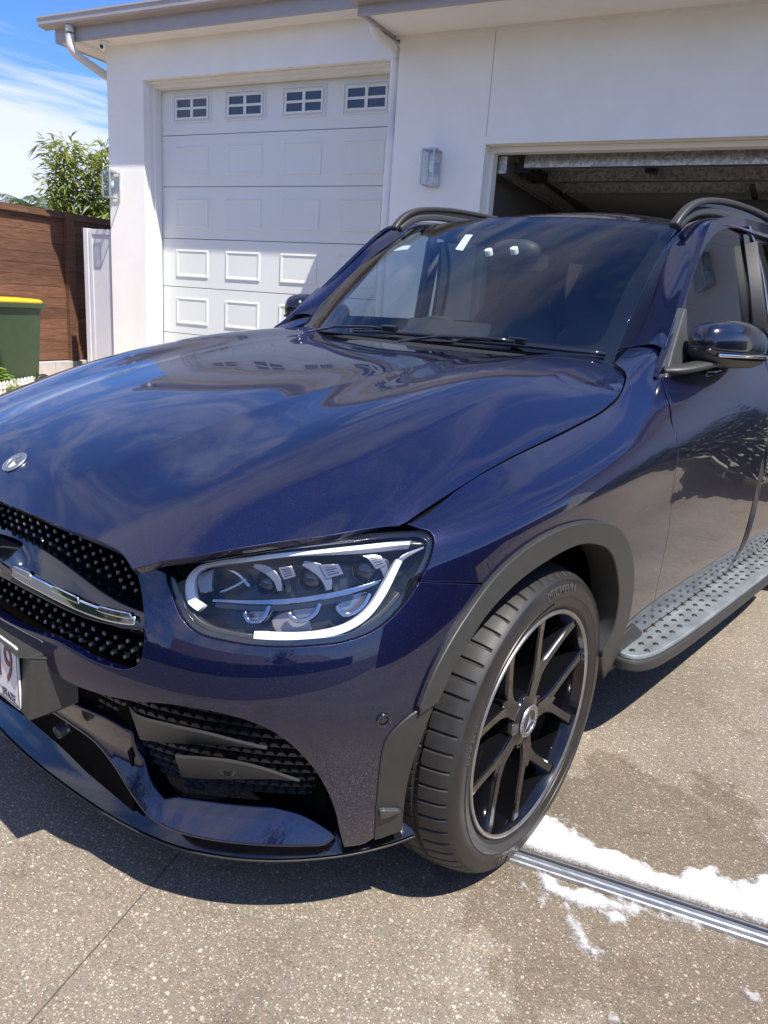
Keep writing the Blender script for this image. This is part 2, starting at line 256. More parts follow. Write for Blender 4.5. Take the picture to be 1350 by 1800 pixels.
# ------------------------------------------------------------------ object helpers
C=sc.collection
def link(name,me,m=None,parent=None,**pr):
    o=bpy.data.objects.new(name,me); C.objects.link(o)
    if m is not None and me is not None:
        for x in (m if isinstance(m,list) else [m]): me.materials.append(x)
    if parent is not None: o.parent=parent
    for k,v in pr.items(): o[k]=v
    return o
def thing(name,label,cat,loc=(0,0,0),group=None,rz=0):
    o=link(name,None); o.location=loc; o.rotation_euler=(0,0,rz); o['label']=label; o['category']=cat; o.empty_display_size=.1
    if group: o['group']=group
    return o
class MB:
    """collects shapes into one mesh"""
    def __init__(s): s.v=[]; s.f=[]; s.mi=[]; s.n=None; s.sm=[]
    def add(s,v,f,mi=0,smooth=False):
        b=len(s.v); s.v+=[tuple(float(c) for c in x) for x in v]; s.f+=[tuple(int(i)+b for i in q) for q in f]; s.mi+=[mi]*len(f); s.sm+=[smooth]*len(f); return s
    def box(s,a,b,mi=0,T=None):
        (x0,y0,z0),(x1,y1,z1)=a,b; v=[(x0,y0,z0),(x1,y0,z0),(x1,y1,z0),(x0,y1,z0),(x0,y0,z1),(x1,y0,z1),(x1,y1,z1),(x0,y1,z1)]
        if T is not None: v=[tuple(T@Vector(p)) for p in v]
        return s.add(v,[(0,3,2,1),(4,5,6,7),(0,1,5,4),(1,2,6,5),(2,3,7,6),(3,0,4,7)],mi)
    def sweep(s,path,prof,mi=0,up=(0,0,1),closed=False,smooth=True,caps=True,scale=None):
        """prof: closed list of (side, up) pairs swept along path"""
        P=[Vector(p) for p in path]; n=len(P); k=len(prof); V=[]; upv=Vector(up)
        for i,p in enumerate(P):
            a=P[(i-1)%n] if (closed or i>0) else p; b=P[(i+1)%n] if (closed or i<n-1) else p
            t=(b-a).normalized(); sd=t.cross(upv); 
            if sd.length<1e-4: sd=t.cross(Vector((1,0,.01)))
            sd.normalize(); u2=sd.cross(t); q=scale[i] if scale else 1
            V+=[p+sd*(x*q)+u2*(y*q) for x,y in prof]
        F=[(i*k+j,i*k+(j+1)%k,((i+1)%n)*k+(j+1)%k,((i+1)%n)*k+j) for i in range(n if closed else n-1) for j in range(k)]
        if caps and not closed: F+=[tuple(range(k))[::-1],tuple((n-1)*k+j for j in range(k))]
        return s.add(V,F,mi,smooth)
    def tube(s,path,r,mi=0,seg=12,**k): return s.sweep(path,[(r*math.cos(2*math.pi*i/seg),r*math.sin(2*math.pi*i/seg)) for i in range(seg)],mi,**k)
    def lathe(s,prof,T=None,seg=48,mi=0,smooth=True,ang=2*math.pi,close=False):
        """prof: (radius, height) pairs about local z"""
        k=len(prof); full=abs(ang-2*math.pi)<1e-6; m=seg if full else seg+1; V=[]
        for i in range(m):
            a=ang*i/seg; V+=[Vector((r*math.cos(a),r*math.sin(a),h)) for r,h in prof]
        if T is not None: V=[T@v for v in V]
        kk=k if close else k-1
        F=[(i*k+j,((i+1)%m)*k+j,((i+1)%m)*k+(j+1)%k,i*k+(j+1)%k) for i in range(seg) for j in range(kk)]
        return s.add(V,F,mi,smooth)
    def prism(s,poly,h0,h1,T=None,mi=0,smooth=False):
        """poly in local xy extruded from h0 to h1 along z"""
        n=len(poly); V=[Vector((x,y,h0)) for x,y in poly]+[Vector((x,y,h1)) for x,y in poly]
        if T is not None: V=[T@v for v in V]
        return s.add(V,[tuple(range(n))[::-1],tuple(range(n,2*n))]+[(i,(i+1)%n,(i+1)%n+n,i+n) for i in range(n)],mi,smooth)
    def grid(s,fn,us,vs,mi=0,smooth=True,flip=False):
        V=[fn(u,v) for v in vs for u in us]; k=len(us)
        F=[(j*k+i,j*k+i+1,(j+1)*k+i+1,(j+1)*k+i) for j in range(len(vs)-1) for i in range(k-1)]
        if flip: F=[f[::-1] for f in F]
        return s.add(V,F,mi,smooth)
    def mesh(s,name='m',merge=False):
        me=bpy.data.meshes.new(name); me.from_pydata(s.v,[],s.f); me.polygons.foreach_set('material_index',s.mi); me.polygons.foreach_set('use_smooth',s.sm); me.update(); return me
    def build(s,name,m,parent=None,fix=True,bevel=0,mirror=False,sub=0,sharp=None,**pr):
        if mirror:
            q=MB(); q.v=[(-x,y,z) for x,y,z in s.v]; q.f=[tuple(f)[::-1] for f in s.f]; q.mi=list(s.mi); q.sm=list(s.sm); q.build(name,m,parent,fix,bevel,False,sub,sharp,**pr)
        me=s.mesh(name)
        if fix or bevel:
            bm=bmesh.new(); bm.from_mesh(me); bmesh.ops.remove_doubles(bm,verts=bm.verts,dist=1e-6); bmesh.ops.recalc_face_normals(bm,faces=bm.faces)
            bm.to_mesh(me); bm.free()
        o=link(name,me,m,parent,**pr)
        if bevel:
            b=o.modifiers.new('b','BEVEL'); b.width=bevel; b.segments=2; b.limit_method='ANGLE'; b.angle_limit=R(35); b.harden_normals=False
        if sub:
            b=o.modifiers.new('s','SUBSURF'); b.levels=sub; b.render_levels=sub
        if sharp is not None:
            me.set_sharp_from_angle(angle=R(sharp))
        return o
def rrect(w,h,r,n=4,cx=0,cy=0):
    P=[]
    for sx_,sy_,a0 in ((1,1,0),(-1,1,90),(-1,-1,180),(1,-1,270)):
        for i in range(n+1):
            a=R(a0+90*i/n); P.append((cx+sx_*(w/2-r)+r*math.cos(a),cy+sy_*(h/2-r)+r*math.sin(a)))
    return P
def loop2(pts,n=6,closed=True):
    """Catmull-Rom through 2-D points (u,v[,1]); a third value 1 marks a sharp corner"""
    P=[np.array(p[:2],float) for p in pts]; K=[len(p)>2 and p[2]==1 for p in pts]; m=len(P); out=[]
    for i in range(m if closed else m-1):
        b,c=P[i],P[(i+1)%m]
        a=P[(i-1)%m] if not K[i] and (closed or i>0) else 2*b-c
        d=P[(i+2)%m] if not K[(i+1)%m] and (closed or i<m-2) else 2*c-b
        L=np.linalg.norm(c-b); k=max(1,min(n*3,int(L/.014*n/6)+1))
        # centripetal tangents
        la,lb,lc=[max(np.linalg.norm(q)**.5,1e-4) for q in (b-a,c-b,d-c)]
        t1=((b-a)/la-(c-a)/(la+lb)+(c-b)/lb)*lb; t2=((c-b)/lb-(d-b)/(lb+lc)+(d-c)/lc)*lb
        for j in range(k):
            t=j/k; out.append((2*t**3-3*t*t+1)*b+(t**3-2*t*t+t)*t1+(-2*t**3+3*t*t)*c+(t**3-t*t)*t2)
    if not closed: out.append(P[-1])
    return np.array(out)
def area2(L): x,y=L[:,0],L[:,1]; return .5*np.sum(x*np.roll(y,-1)-y*np.roll(x,-1))
def inset(L,d):
    if area2(L)<0: d=-d
    t=np.roll(L,-1,0)-np.roll(L,1,0); t/=np.linalg.norm(t,axis=1)[:,None]+1e-9
    return L+d*np.stack([-t[:,1],t[:,0]],1)
def inpoly(P,L):
    x,y=P[:,0],P[:,1]; r=np.zeros(len(P),bool)
    for i in range(len(L)):
        (x1,y1),(x2,y2)=L[i],L[(i+1)%len(L)]
        if y1==y2: continue
        r^=((y1>y)!=(y2>y))&(x<(x2-x1)*(y-y1)/(y2-y1)+x1)
    return r
def distpoly(P,L):
    d=np.full(len(P),9.)
    for i in range(len(L)):
        a,b=L[i],L[(i+1)%len(L)]; e=b-a; t=np.clip(((P-a)@e)/(e@e+1e-12),0,1); d=np.minimum(d,np.linalg.norm(P-a-t[:,None]*e,axis=1))
    return d
def patch(S,outline,name,m,parent=None,holes=(),gap=.0,step=.025,depth=.02,rnd=.0016,off=0,noflange=None,mirror=0,smoothed=False,both=False,gridonly=False,**pr):
    """a trimmed piece of the surface S with a rolled edge; mirror=1 builds it on the car's other side, both=True joins the two"""
    L=outline if smoothed else loop2(outline)
    if area2(L)<0: L=L[::-1]
    if gap: L=inset(L,gap)
    Hs=[]
    for h in holes:
        h=loop2(h) if not smoothed else h
        if area2(h)<0: h=h[::-1]
        Hs.append(h)
    a,b=L.min(0),L.max(0); gx=np.arange(a[0]+step*.5,b[0],step); gy=np.arange(a[1]+step*.5,b[1],step)
    G=np.array(np.meshgrid(gx,gy)).reshape(2,-1).T
    k=inpoly(G,L)&(distpoly(G,L)>step*.35)
    for h in Hs: k&=~inpoly(G,h)&(distpoly(G,h)>step*.35)
    G=G[k]; pts=list(L); edges=[(i,(i+1)%len(L)) for i in range(len(L))]
    for h in Hs:
        n0=len(pts); pts+=list(h); edges+=[(n0+i,n0+(i+1)%len(h)) for i in range(len(h))]
    nb=len(pts); pts+=list(G)
    r=delaunay_2d_cdt([Vector(p) for p in pts],edges,[],0,1e-7)
    V2=np.array([tuple(v) for v in r[0]]); T=np.array([t for t in r[2] if len(t)==3]); 
    cen=V2[T].mean(1); k=inpoly(cen,L)
    for h in Hs: k&=~inpoly(cen,h)
    T=T[k]; mp=np.full(len(pts),-1)
    for i,o_ in enumerate(r[3]):
        for j in o_: mp[j]=i
    X=S(V2[:,0],V2[:,1]); Nn=S.nrm(V2[:,0],V2[:,1]); X=X+Nn*off
    e=X[T]; fn=np.cross(e[:,1]-e[:,0],e[:,2]-e[:,0]); k=(fn*Nn[T].mean(1)).sum(1)<0; T[k]=T[k][:,::-1]
    V=[*X]; NN=[*Nn]; F=[tuple(t) for t in T]
    loops=[(L,0,1)]; o0=len(L)
    for h in Hs: loops.append((h,o0,-1)); o0+=len(h)
    for l,o0,sg in loops:
        n=len(l); t2=np.roll(l,-1,0)-np.roll(l,1,0); out2=np.stack([t2[:,1],-t2[:,0]],1)*sg; out2/=np.linalg.norm(out2,axis=1)[:,None]+1e-9
        B=S(l[:,0],l[:,1]); nn=S.nrm(l[:,0],l[:,1]); B0=B+nn*off; o3=S(l[:,0]+out2[:,0]*1e-3,l[:,1]+out2[:,1]*1e-3)-B; o3/=np.linalg.norm(o3,axis=1)[:,None]+1e-9
        rings=[(B0,nn),(B0+o3*rnd*.7-nn*rnd*.3,(nn+o3)),(B0+o3*rnd-nn*rnd,o3),(B0+o3*rnd-nn*depth,o3)]
        ids=[[mp[o0+i] for i in range(n)]]
        for Q,qn in rings[1:]:
            qn=qn/np.linalg.norm(qn,axis=1)[:,None]; b0=len(V); V+=[*Q]; NN+=[*qn]; ids.append(list(range(b0,b0+n)))
        for a_,b_ in zip(ids,ids[1:]):
            for i in range(n):
                j=(i+1)%n
                if noflange is not None and noflange(l[i]) and noflange(l[j]): continue
                q=(a_[i],a_[j],b_[j],b_[i])
                q=q if sg>0 else q
                p0,p1,p2=np.array(V[q[0]]),np.array(V[q[1]]),np.array(V[q[3]]); f_=np.cross(p1-p0,p2-p0)
                if f_@(NN[b_[i]])<0: q=q[::-1]
                F.append(tuple(int(x) for x in q))
    V=np.array(V); NN=np.array(NN)
    if mirror or both:
        V2_=V*[-1,1,1]; N2_=NN*[-1,1,1]; F2=[f[::-1] for f in F]
        if both and noflange is None:
            patch(S,outline,name,m,parent,holes,gap,step,depth,rnd,off,None,1,smoothed,False,**pr); both=False; V2_=V; N2_=NN; F2=F
        if both: n=len(V); F=F+[tuple(i+n for i in f) for f in F2]; V=np.vstack([V,V2_]); NN=np.vstack([NN,N2_])
        else: V,NN,F=V2_,N2_,F2
    me=bpy.data.meshes.new(name); me.from_pydata([tuple(map(float,v)) for v in V],[],[tuple(int(i) for i in f) for f in F])
    me.polygons.foreach_set('use_smooth',[True]*len(me.polygons)); me.update()
    if len(me.vertices)==len(NN): me.normals_split_custom_set_from_vertices([tuple(map(float,n)) for n in NN])
    return link(name,me,m,parent,**pr)
def band(c,w,closed=False,n=6,taper=None):
    """outline of a strip of width w about the centre line c, all in (u,v)"""
    P=loop2(c,n,closed=False); t=np.gradient(P,axis=0); t/=np.linalg.norm(t,axis=1)[:,None]+1e-9; nn=np.stack([-t[:,1],t[:,0]],1)
    ww=np.full(len(P),w/2.) if taper is None else np.interp(np.linspace(0,1,len(P)),np.linspace(0,1,len(taper)),taper)*w/2
    return np.vstack([P+nn*ww[:,None],(P-nn*ww[:,None])[::-1]])
def curve3(S,c,n=6): P=loop2(c,n,closed=False); return S(P[:,0],P[:,1])
def text_mesh(body,size,depth=.001,font_scale_x=1.0):
    cu=bpy.data.curves.new('t','FONT'); cu.body=body; cu.size=size; cu.extrude=depth; cu.align_x='CENTER'; cu.align_y='CENTER'; cu.resolution_u=3
    o=bpy.data.objects.new('t',cu); C.objects.link(o); dg=bpy.context.evaluated_depsgraph_get(); me=bpy.data.meshes.new_from_object(o.evaluated_get(dg)); bpy.data.objects.remove(o)
    for v in me.vertices: v.co.x*=font_scale_x
    return me
# ================================================================== THE CAR
car=thing('parked_car','dark blue metallic SUV with black wheels parked on the driveway','car',(0,0,0))
def poly(*a): return [tuple(x) for x in a]
# ---- body panels traced on the skin
hl=[(0.5488,0.9307,1),(0.5875,0.8353),(0.6173,0.7701),(0.6497,0.7400),(0.7055,0.7266),(0.7711,0.7206),(0.8374,0.7211),(0.8959,0.7253),(0.9460,0.7417),(0.9832,0.7713),(1.0131,0.8057),(1.0328,0.8365),(1.0402,0.8702),(1.0316,0.8901),(1.0072,0.9094,1),(0.9449,0.9313),(0.8772,0.9363),(0.7922,0.9306),(0.6869,0.9277),(0.6005,0.9316)]
HLL=loop2(hl)
# bumper cover
bc=[(0.5566,0.6714,1),(0.5527,0.7326),(0.5329,0.8011),(0.5070,0.8723),(0.4883,0.9019,1),(0.5455,0.9222,1)]
i0=int(np.argmin(np.hypot(*(HLL-np.array(hl[0][:2])).T)))
def seg(L,a,b):
    """stretch of the closed loop L from the point nearest a to the point nearest b, the shorter way"""
    i=int(np.argmin(np.hypot(*(L-np.array(a[:2])).T))); j=int(np.argmin(np.hypot(*(L-np.array(b[:2])).T))); n=len(L)
    f=[L[(i+k)%n] for k in range((j-i)%n+1)]; g=[L[(i-k)%n] for k in range((i-j)%n+1)]
    return np.array(f if len(f)<len(g) else g)
def opn(pts): return loop2(pts,closed=False)
cutA=[(1.0167,0.8050)]; cutB=[(1.1921,0.7633)]
g0=opn([(0,.632),(.20,.634)]+[(0.3536,0.6496),(0.4780,0.6393),(0.5331,0.6459),(0.5529,0.6645),(0.5553,0.7079),(0.5419,0.7716),(0.5154,0.8538),(0.4908,0.9024,1)])
h0=seg(HLL,[(0.5488,0.9307)][0],[(0.7711,0.7206)][0]); h1=seg(HLL,[(0.7711,0.7206)][0],cutA[0])
arc_b=opn([(1.1923,0.7624,1),(1.1111,0.7066),(1.0607,0.6495),(1.0308,0.5891,1)])
low=opn([(1.0308,0.5891,1),(1.0210,0.5857),(0.9875,0.5623),(0.9713,0.5401),(0.9631,0.5047),(0.9577,0.3815),(0.9629,0.2809,1)])
bot=opn([(0.9629,0.2809,1),(0.9392,0.2641),(0.8948,0.2611,1),(0.8838,0.3133),(0.8762,0.3664),(0.8602,0.4355),(0.8346,0.5042),(0.8019,0.5533),(0.7669,0.5781),(0.7116,0.5937),(0.6239,0.5949),(0.5282,0.5773),(0.4400,0.5687),(0.3727,0.5685),(0.3308,0.5768),(0.2973,0.5982)]+[(.18,.50),(0,.49)])
bump_L=np.vstack([g0,h0,h1[1:],arc_b,low[1:],bot[1:]])
def dedup(L,e=2e-4):
    o=[L[0]]
    for p in L[1:]:
        if np.linalg.norm(p-o[-1])>e: o.append(p)
    if np.linalg.norm(o[0]-o[-1])<e: o.pop()
    return np.array(o)
bump_L=dedup(bump_L)
patch(SKIN,bump_L,'front_bumper',M['paint'],car,smoothed=True,both=True,gap=.002,noflange=lambda p:abs(p[0])<.004)
# fender
fo=dedup(np.vstack([seg(HLL,cutA[0],[(1.0402,0.8702)][0]),seg(HLL,[(1.0402,0.8702)][0],[(1.0072,0.9094)][0])[1:],
  opn([(0.9845,0.9308,1),(1.1523,0.9298),(1.3964,0.9325),(1.6944,0.9273),(1.8874,0.9272),(2.0041,0.9379),(2.0809,0.9654),(2.1519,1.0216),(2.1878,1.0708,1),(2.2949,1.0778),(2.3671,1.0810,1),(2.4198,1.0157,1),(2.2955,0.9690),(2.2083,0.9244),(2.1657,0.9012),(2.0922,0.8672),(2.1257,0.7860),(2.1474,0.7045),(2.1493,0.6286),(2.1597,0.5400),(2.2385,0.4061,1)]),
  opn([(2.4278,0.2132,1),(1.9431,0.4318,1),(1.9279,0.5448),(1.8973,0.6270),(1.8331,0.6968),(1.7503,0.7488),(1.6300,0.7828),(1.5074,0.8028),(1.3770,0.8074),(1.2656,0.7913),(1.1918,0.7643,1)])]))
for mr,nm in ((0,'front_fender'),(1,'front_fender')): patch(SKIN,fo,nm,M['paint'],car,smoothed=True,mirror=mr,gap=.0014)
# hood
hf=[(0,-.808),(.15,-.806)]+[(0.3023,-0.8000),(0.4456,-0.7903),(0.5000,-0.7878),(0.5272,-0.7915),(0.5505,-0.7964,1),(0.5874,-0.7606,1),(0.6171,-0.7345),(0.6568,-0.6835),(0.7071,-0.6022),(0.7626,-0.5207),(0.8064,-0.4190,1),(0.8100,-0.3979,1),(0.8106,-0.2560),(0.8051,-0.0466),(0.8073,0.1952),(0.8057,0.3710),(0.7929,0.4777),(0.7701,0.5557),(0.7258,0.6473),(0.6708,0.6987,1)]+[(.60,.665),(.45,.605),(.25,.575),(.0,.565)]
H1=opn(hf); HF=dedup(np.vstack([H1,(H1*[-1,1])[::-1]]))
patch(HOOD,HF,'hood',M['paint'],car,smoothed=True,gap=.0008,step=.009,depth=.015)
# doors and quarter, cut for the rear wheel
d1=[(2.2955,0.9690,1),(2.2083,0.9244),(2.1657,0.9012),(2.0922,0.8672),(2.1257,0.7860),(2.1474,0.7045),(2.1493,0.6286),(2.1597,0.5400),(2.2385,0.4061,1)]
dl=opn([d1[0],*d1[1:]])
door_top=[(2.33,.965,1),(2.6,.955),(3.02,.952,1)]
dF=dedup(np.vstack([dl,opn([(2.15,.38,1),(2.6,.375),(3.05,.375,1)]),opn([(3.02,.952,1),(2.6,.955),(2.33,.967,1)])]))
rear_arch=[(3.62,.375,1),(3.63,.55),(3.72,.72),(3.8,.76)]
for mr in (0,1):
    dr=patch(SKIN,dF,'front_door',M['paint'],car,smoothed=True,mirror=mr,gap=.0025,step=.03)
    if mr==0: door_L=dr
    rd=patch(SKIN,dedup(np.vstack([opn([(3.055,.375,1),(3.5,.375,1)]),opn([(3.5,.375,1),(3.54,.60),(3.66,.80),(3.80,.86,1)]),opn([(3.80,.952,1),(3.03,.952,1)])])),'rear_door',M['paint'],car,smoothed=True,mirror=mr,gap=.0025,step=.04)
# rear quarter, tail and underside keep the car whole from the side
def tail(a,t):
    # a: 0..1 across the tail from the left side to the right, t: height 0..1
    y0=np.interp(t,[0,.35,.6,1],[3.50,3.62,3.52,3.05]); xx=np.interp(t,[0,.3,.6,1],[.86,.925,.86,.66]); z=.30+1.32*t-.02*abs(a)**2*t
    return (xx*math.copysign(min(1,abs(a))**.7,a),y0-.42*abs(a)**3,z)
mb=MB(); mb.grid(lambda u,v: tail(u,v),list(np.linspace(-1,1,31)),list(np.linspace(0,1,16))); mb.build('tailgate',M['paint'],car)
mb=MB()
def quarter(s,t):
    y=2.30+.95*s; z=.375+.80*t; x=.918+.012*math.sin(t*3)-.10*s**3
    return (x,y,z)
def keepq(u,v):
    p=quarter(u,v); return math.hypot(p[1]-2.843,p[2]-.40)>.455
us=list(np.linspace(0,1,49)); vs=list(np.linspace(0,1,41)); V=[quarter(u,v) for v in vs for u in us]; F=[]
for j in range(40):
    for i in range(48):
        if all(keepq(us[i+a],vs[j+b]) for a,b in ((0,0),(1,0),(1,1),(0,1))): F.append((j*49+i,j*49+i+1,(j+1)*49+i+1,(j+1)*49+i))
for sgn in (1,-1):
    q=MB(); q.add([(x*sgn,y,z) for x,y,z in V],F,0,True); q.build('rear_fender',M['paint'],car)
# underbody / inner shell behind every gap
mb=MB()
mb.grid(lambda u,v:(Off(SKIN,-.035)(u,v)[0]),list(np.linspace(1.97,3.78,22)),list(np.linspace(.36,.95,8)))
mb.box((-.60,-.50,.24),(.74,3.30,.36)); mb.box((-.45,-.56,.36),(.45,.55,.62)); mb.box((-.78,.46,.34),(.78,.50,1.04))
hh=list(np.linspace(-.42,.50,14)); xx=list(np.linspace(-.60,.60,14))
mb.grid(lambda u,v:(u,v,HOOD(u,v)[0][2]-.035),xx,hh)
mb.build('underbody',M['dark'],car,mirror=True)
# shell layer that closes the panel gaps round the lamp and the nose
gapL=dedup(loop2([(0.4864,0.9072,1),(0.5476,0.9381,1),(0.7935,0.9372),(0.9874,0.9357,1),(1.0504,0.8895,1),(1.0877,0.8439,1),(1.1823,0.7599,1),(1.1275,0.7443),(1.0684,0.7044),(1.0287,0.6600),(1.0203,0.6143),(0.9082,0.6746),(0.7090,0.6938),(0.5922,0.7376),(0.5390,0.8017)]))
patch(Off(SKIN,-.012),dedup(loop2([(0.9987,0.9490,1),(1.1708,0.9402),(1.4274,0.9449),(1.7337,0.9391),(1.9316,0.9412),(2.0711,1.0021),(2.1698,1.0747,1),(2.4484,1.1056,1),(2.4964,1.0343,1),(2.2209,0.9136),(2.1447,0.8638),(2.1945,0.7787),(2.2014,0.6504),(2.2457,0.4464,1),(2.1522,0.4670,1),(1.9374,0.6460),(1.8163,0.7213),(1.6512,0.7930),(1.4703,0.8301),(1.3165,0.8317),(1.2244,0.8052),(1.0854,0.7689,1),(1.0108,0.7941,1),(1.0545,0.8665),(1.0218,0.9215)])),'inner_fender',M['dark'],car,smoothed=True,both=True,rnd=0,depth=.005)
for dd in (0,1): patch(Off(SKIN,-.012),dedup(loop2([(1.96,.36,1),(3.75,.36,1),(3.79,.97,1),(2.2,.99,1),(2.06,.8)])),'door_sill',M['dark'],car,smoothed=True,mirror=dd,rnd=0,depth=.005,step=.06)
# ---- wheel-arch cladding
arch_o=[(1.0295,0.5894,1),(1.0592,0.6507),(1.1094,0.7078),(1.1902,0.7637),(1.2656,0.7913),(1.3770,0.8074),(1.5074,0.8028),(1.6300,0.7828),(1.7503,0.7488),(1.8331,0.6968),(1.8973,0.6270),(1.9279,0.5448),(1.9344,0.4685),(2.2270,0.2013,1)]
arch_i=[(1.7930,0.4672,1),(1.8221,0.5383),(1.8118,0.6014),(1.7614,0.6686),(1.6952,0.7235),(1.5959,0.7558),(1.5042,0.7678),(1.3915,0.7646),(1.2765,0.7493),(1.1853,0.7180),(1.1365,0.6838),(1.1015,0.6514),(1.0712,0.6036,1)]
AR=dedup(np.vstack([opn(arch_o),opn(arch_i)]))
for mr in (0,1):
    ar=patch(OUT,AR,'wheel_arch_trim',M['cladding'],car,smoothed=True,mirror=mr,depth=.075,rnd=.004,step=.02)
# lower corner cladding in front of the wheel
lc=[(1.0309,0.5879,1),(1.0739,0.6050,1),(1.0657,0.5887),(1.0454,0.5365),(1.0283,0.4792),(1.0190,0.4115),(1.0217,0.3394),(1.0287,0.2903,1),(0.9632,0.2790,1),(0.9577,0.3815),(0.9631,0.5047),(0.9713,0.5401),(0.9875,0.5623),(1.0186,0.5839)]
for mr in (0,1): patch(Off(SKIN,.004),dedup(loop2(lc)),'corner_cladding',M['cladding'],car,smoothed=True,mirror=mr,depth=.02,rnd=.003)
st=[(0.9616,0.3716,1),(1.0100,0.3594,1),(0.9775,0.3509,1),(0.9659,0.3520,1)]
patch(OUT,loop2(st),'air_deflector',M['fin'],car,smoothed=True,depth=.02,rnd=.002)
# arch liner: a dark tunnel round the wheel
for sgn in (1,-1):
    for cy,nm in ((-.045,'wheel_housing'),(2.843,'wheel_housing')):
        mb=MB(); r0=.452
        pr=[(r0,sgn*.835 if cy<1 else sgn*.86),(r0+.008,sgn*.80),(r0+.01,sgn*.50),(.10,sgn*.48)]
        def hv(i,k):
            a=math.pi*(-.10+1.12*i/40); r,x=pr[k]; return (x,cy+r*math.cos(a),.395+r*math.sin(a))
        mb.add([hv(i,k) for i in range(41) for k in range(4)],[(i*4+k,i*4+k+1,(i+1)*4+k+1,(i+1)*4+k) for i in range(40) for k in range(3)],0,True)
        mb.build(nm,M['dark'],car)
    mb=MB(); r0=.455; r1=.515
    rr=[]
    for i in range(33):
        a=math.pi*(-.08+1.16*i/32); rr+=[(sgn*.925,2.843+r0*math.cos(a),.395+r0*math.sin(a)),(sgn*.945,2.843+r0*math.cos(a),.395+r0*math.sin(a)),(sgn*.940,2.843+r1*math.cos(a),.395+r1*math.sin(a)),(sgn*.90,2.843+r1*math.cos(a),.395+r1*math.sin(a))]
    mb.add(rr,[(i*4+k,i*4+k+1,(i+1)*4+k+1,(i+1)*4+k) for i in range(32) for k in range(3)],0,True); mb.build('wheel_arch_trim',M['cladding'],car)
# ---- splitter: gloss black lip under the nose
spl_c=[(-.0,-.742,.215),(.10,-.740,.215),(.25,-.729,.214),(.38,-.711,.213),(.50,-.680,.214),(.60,-.634,.220),(.69,-.570,.228),(.77,-.488,.238),(.825,-.412,.250),(.858,-.365,.266)]
mb=MB(); cp=[Vector(p) for p in spl_c]; path=[Vector((-p.x,p.y,p.z)) for p in cp[:0:-1]]+cp
from mathutils.geometry import interpolate_bezier
def smooth3(P,n=6):
    a=np.array([tuple(p) for p in P]); o=[]
    for i in range(len(a)-1):
        p0=a[i-1] if i else 2*a[0]-a[1]; p1=a[i]; p2=a[i+1]; p3=a[i+2] if i+2<len(a) else 2*a[-1]-a[-2]
        for j in range(n):
            t=j/n; o.append(.5*((2*p1)+(-p0+p2)*t+(2*p0-5*p1+4*p2-p3)*t*t+(-p0+3*p1-3*p2+p3)*t**3))
    o.append(a[-1]); return [Vector(q) for q in o]
sp=smooth3(path); n=len(sp); scl=[min(1,.25+6*min(i,n-1-i)/n) for i in range(n)]
mb.sweep(sp,[(.006,-.012),(.013,-.008),(.014,-.003),(-.010,.016),(-.026,.036),(-.036,.040),(-.060,.040),(-.10,.02),(-.10,-.012)],scale=None)
mb.build('front_splitter',M['gloss_black'],car,sharp=50)
mb=MB(); mb.sweep([p+Vector((0,-.0008,-.0)) for p in sp],[(.0135,-.0125),(.0185,-.007),(.0175,-.004),(.010,-.0115)]); mb.build('splitter_edge',M['cladding'],car)
# ---- intake: black louvred insert, two grey fins, blue blade
ins=dedup(np.vstack([[(0,.30),(.3,.27)],opn([(0.3664,0.2936,1),(0.5484,0.2783),(0.7189,0.2902),(0.8737,0.2970,1),(0.8781,0.3342),(0.8784,0.3740),(0.8606,0.4428),(0.8353,0.5125),(0.8027,0.5631),(0.7121,0.6015),(0.5295,0.5887),(0.3700,0.5814,1)]),[(.2,.52),(0,.52)]]))
patch(Off(SKIN,-.125),ins,'intake_panel',M['dark'],car,smoothed=True,both=True,depth=.0,rnd=0,noflange=lambda p:True)
mb=MB()
for row in range(15):
    v=.235+row*.022
    for k in range(30):
        u=.30+k*.026+(row%2)*.013; 
        if not inpoly(np.array([(u,v)]),ins)[0]: continue
        P=[IN2(u-.013,v)[0],IN2(u-.006,v+.009)[0],IN2(u+.006,v+.009)[0],IN2(u+.013,v)[0]]; nn=IN2.nrm(u,v)[0]
        q=[tuple(p) for p in P]+[tuple(p+nn*.010) for p in P]
        mb.add(q,[(0,1,5,4),(1,2,6,5),(2,3,7,6),(3,0,4,7),(4,5,6,7)])
mb.build('intake_mesh',vary(mat('intake plastic',(.035,.035,.036),.5),30,.1),car,mirror=True)
def tri_fin(S,top,bot,name,m,th):
    A=curve3(S,top); B=curve3(S,bot); k=min(len(A),len(B)); A=np.array([A[int(i)] for i in np.linspace(0,len(A)-1,18)]); B=np.array([B[int(i)] for i in np.linspace(0,len(B)-1,18)])
    return A,B
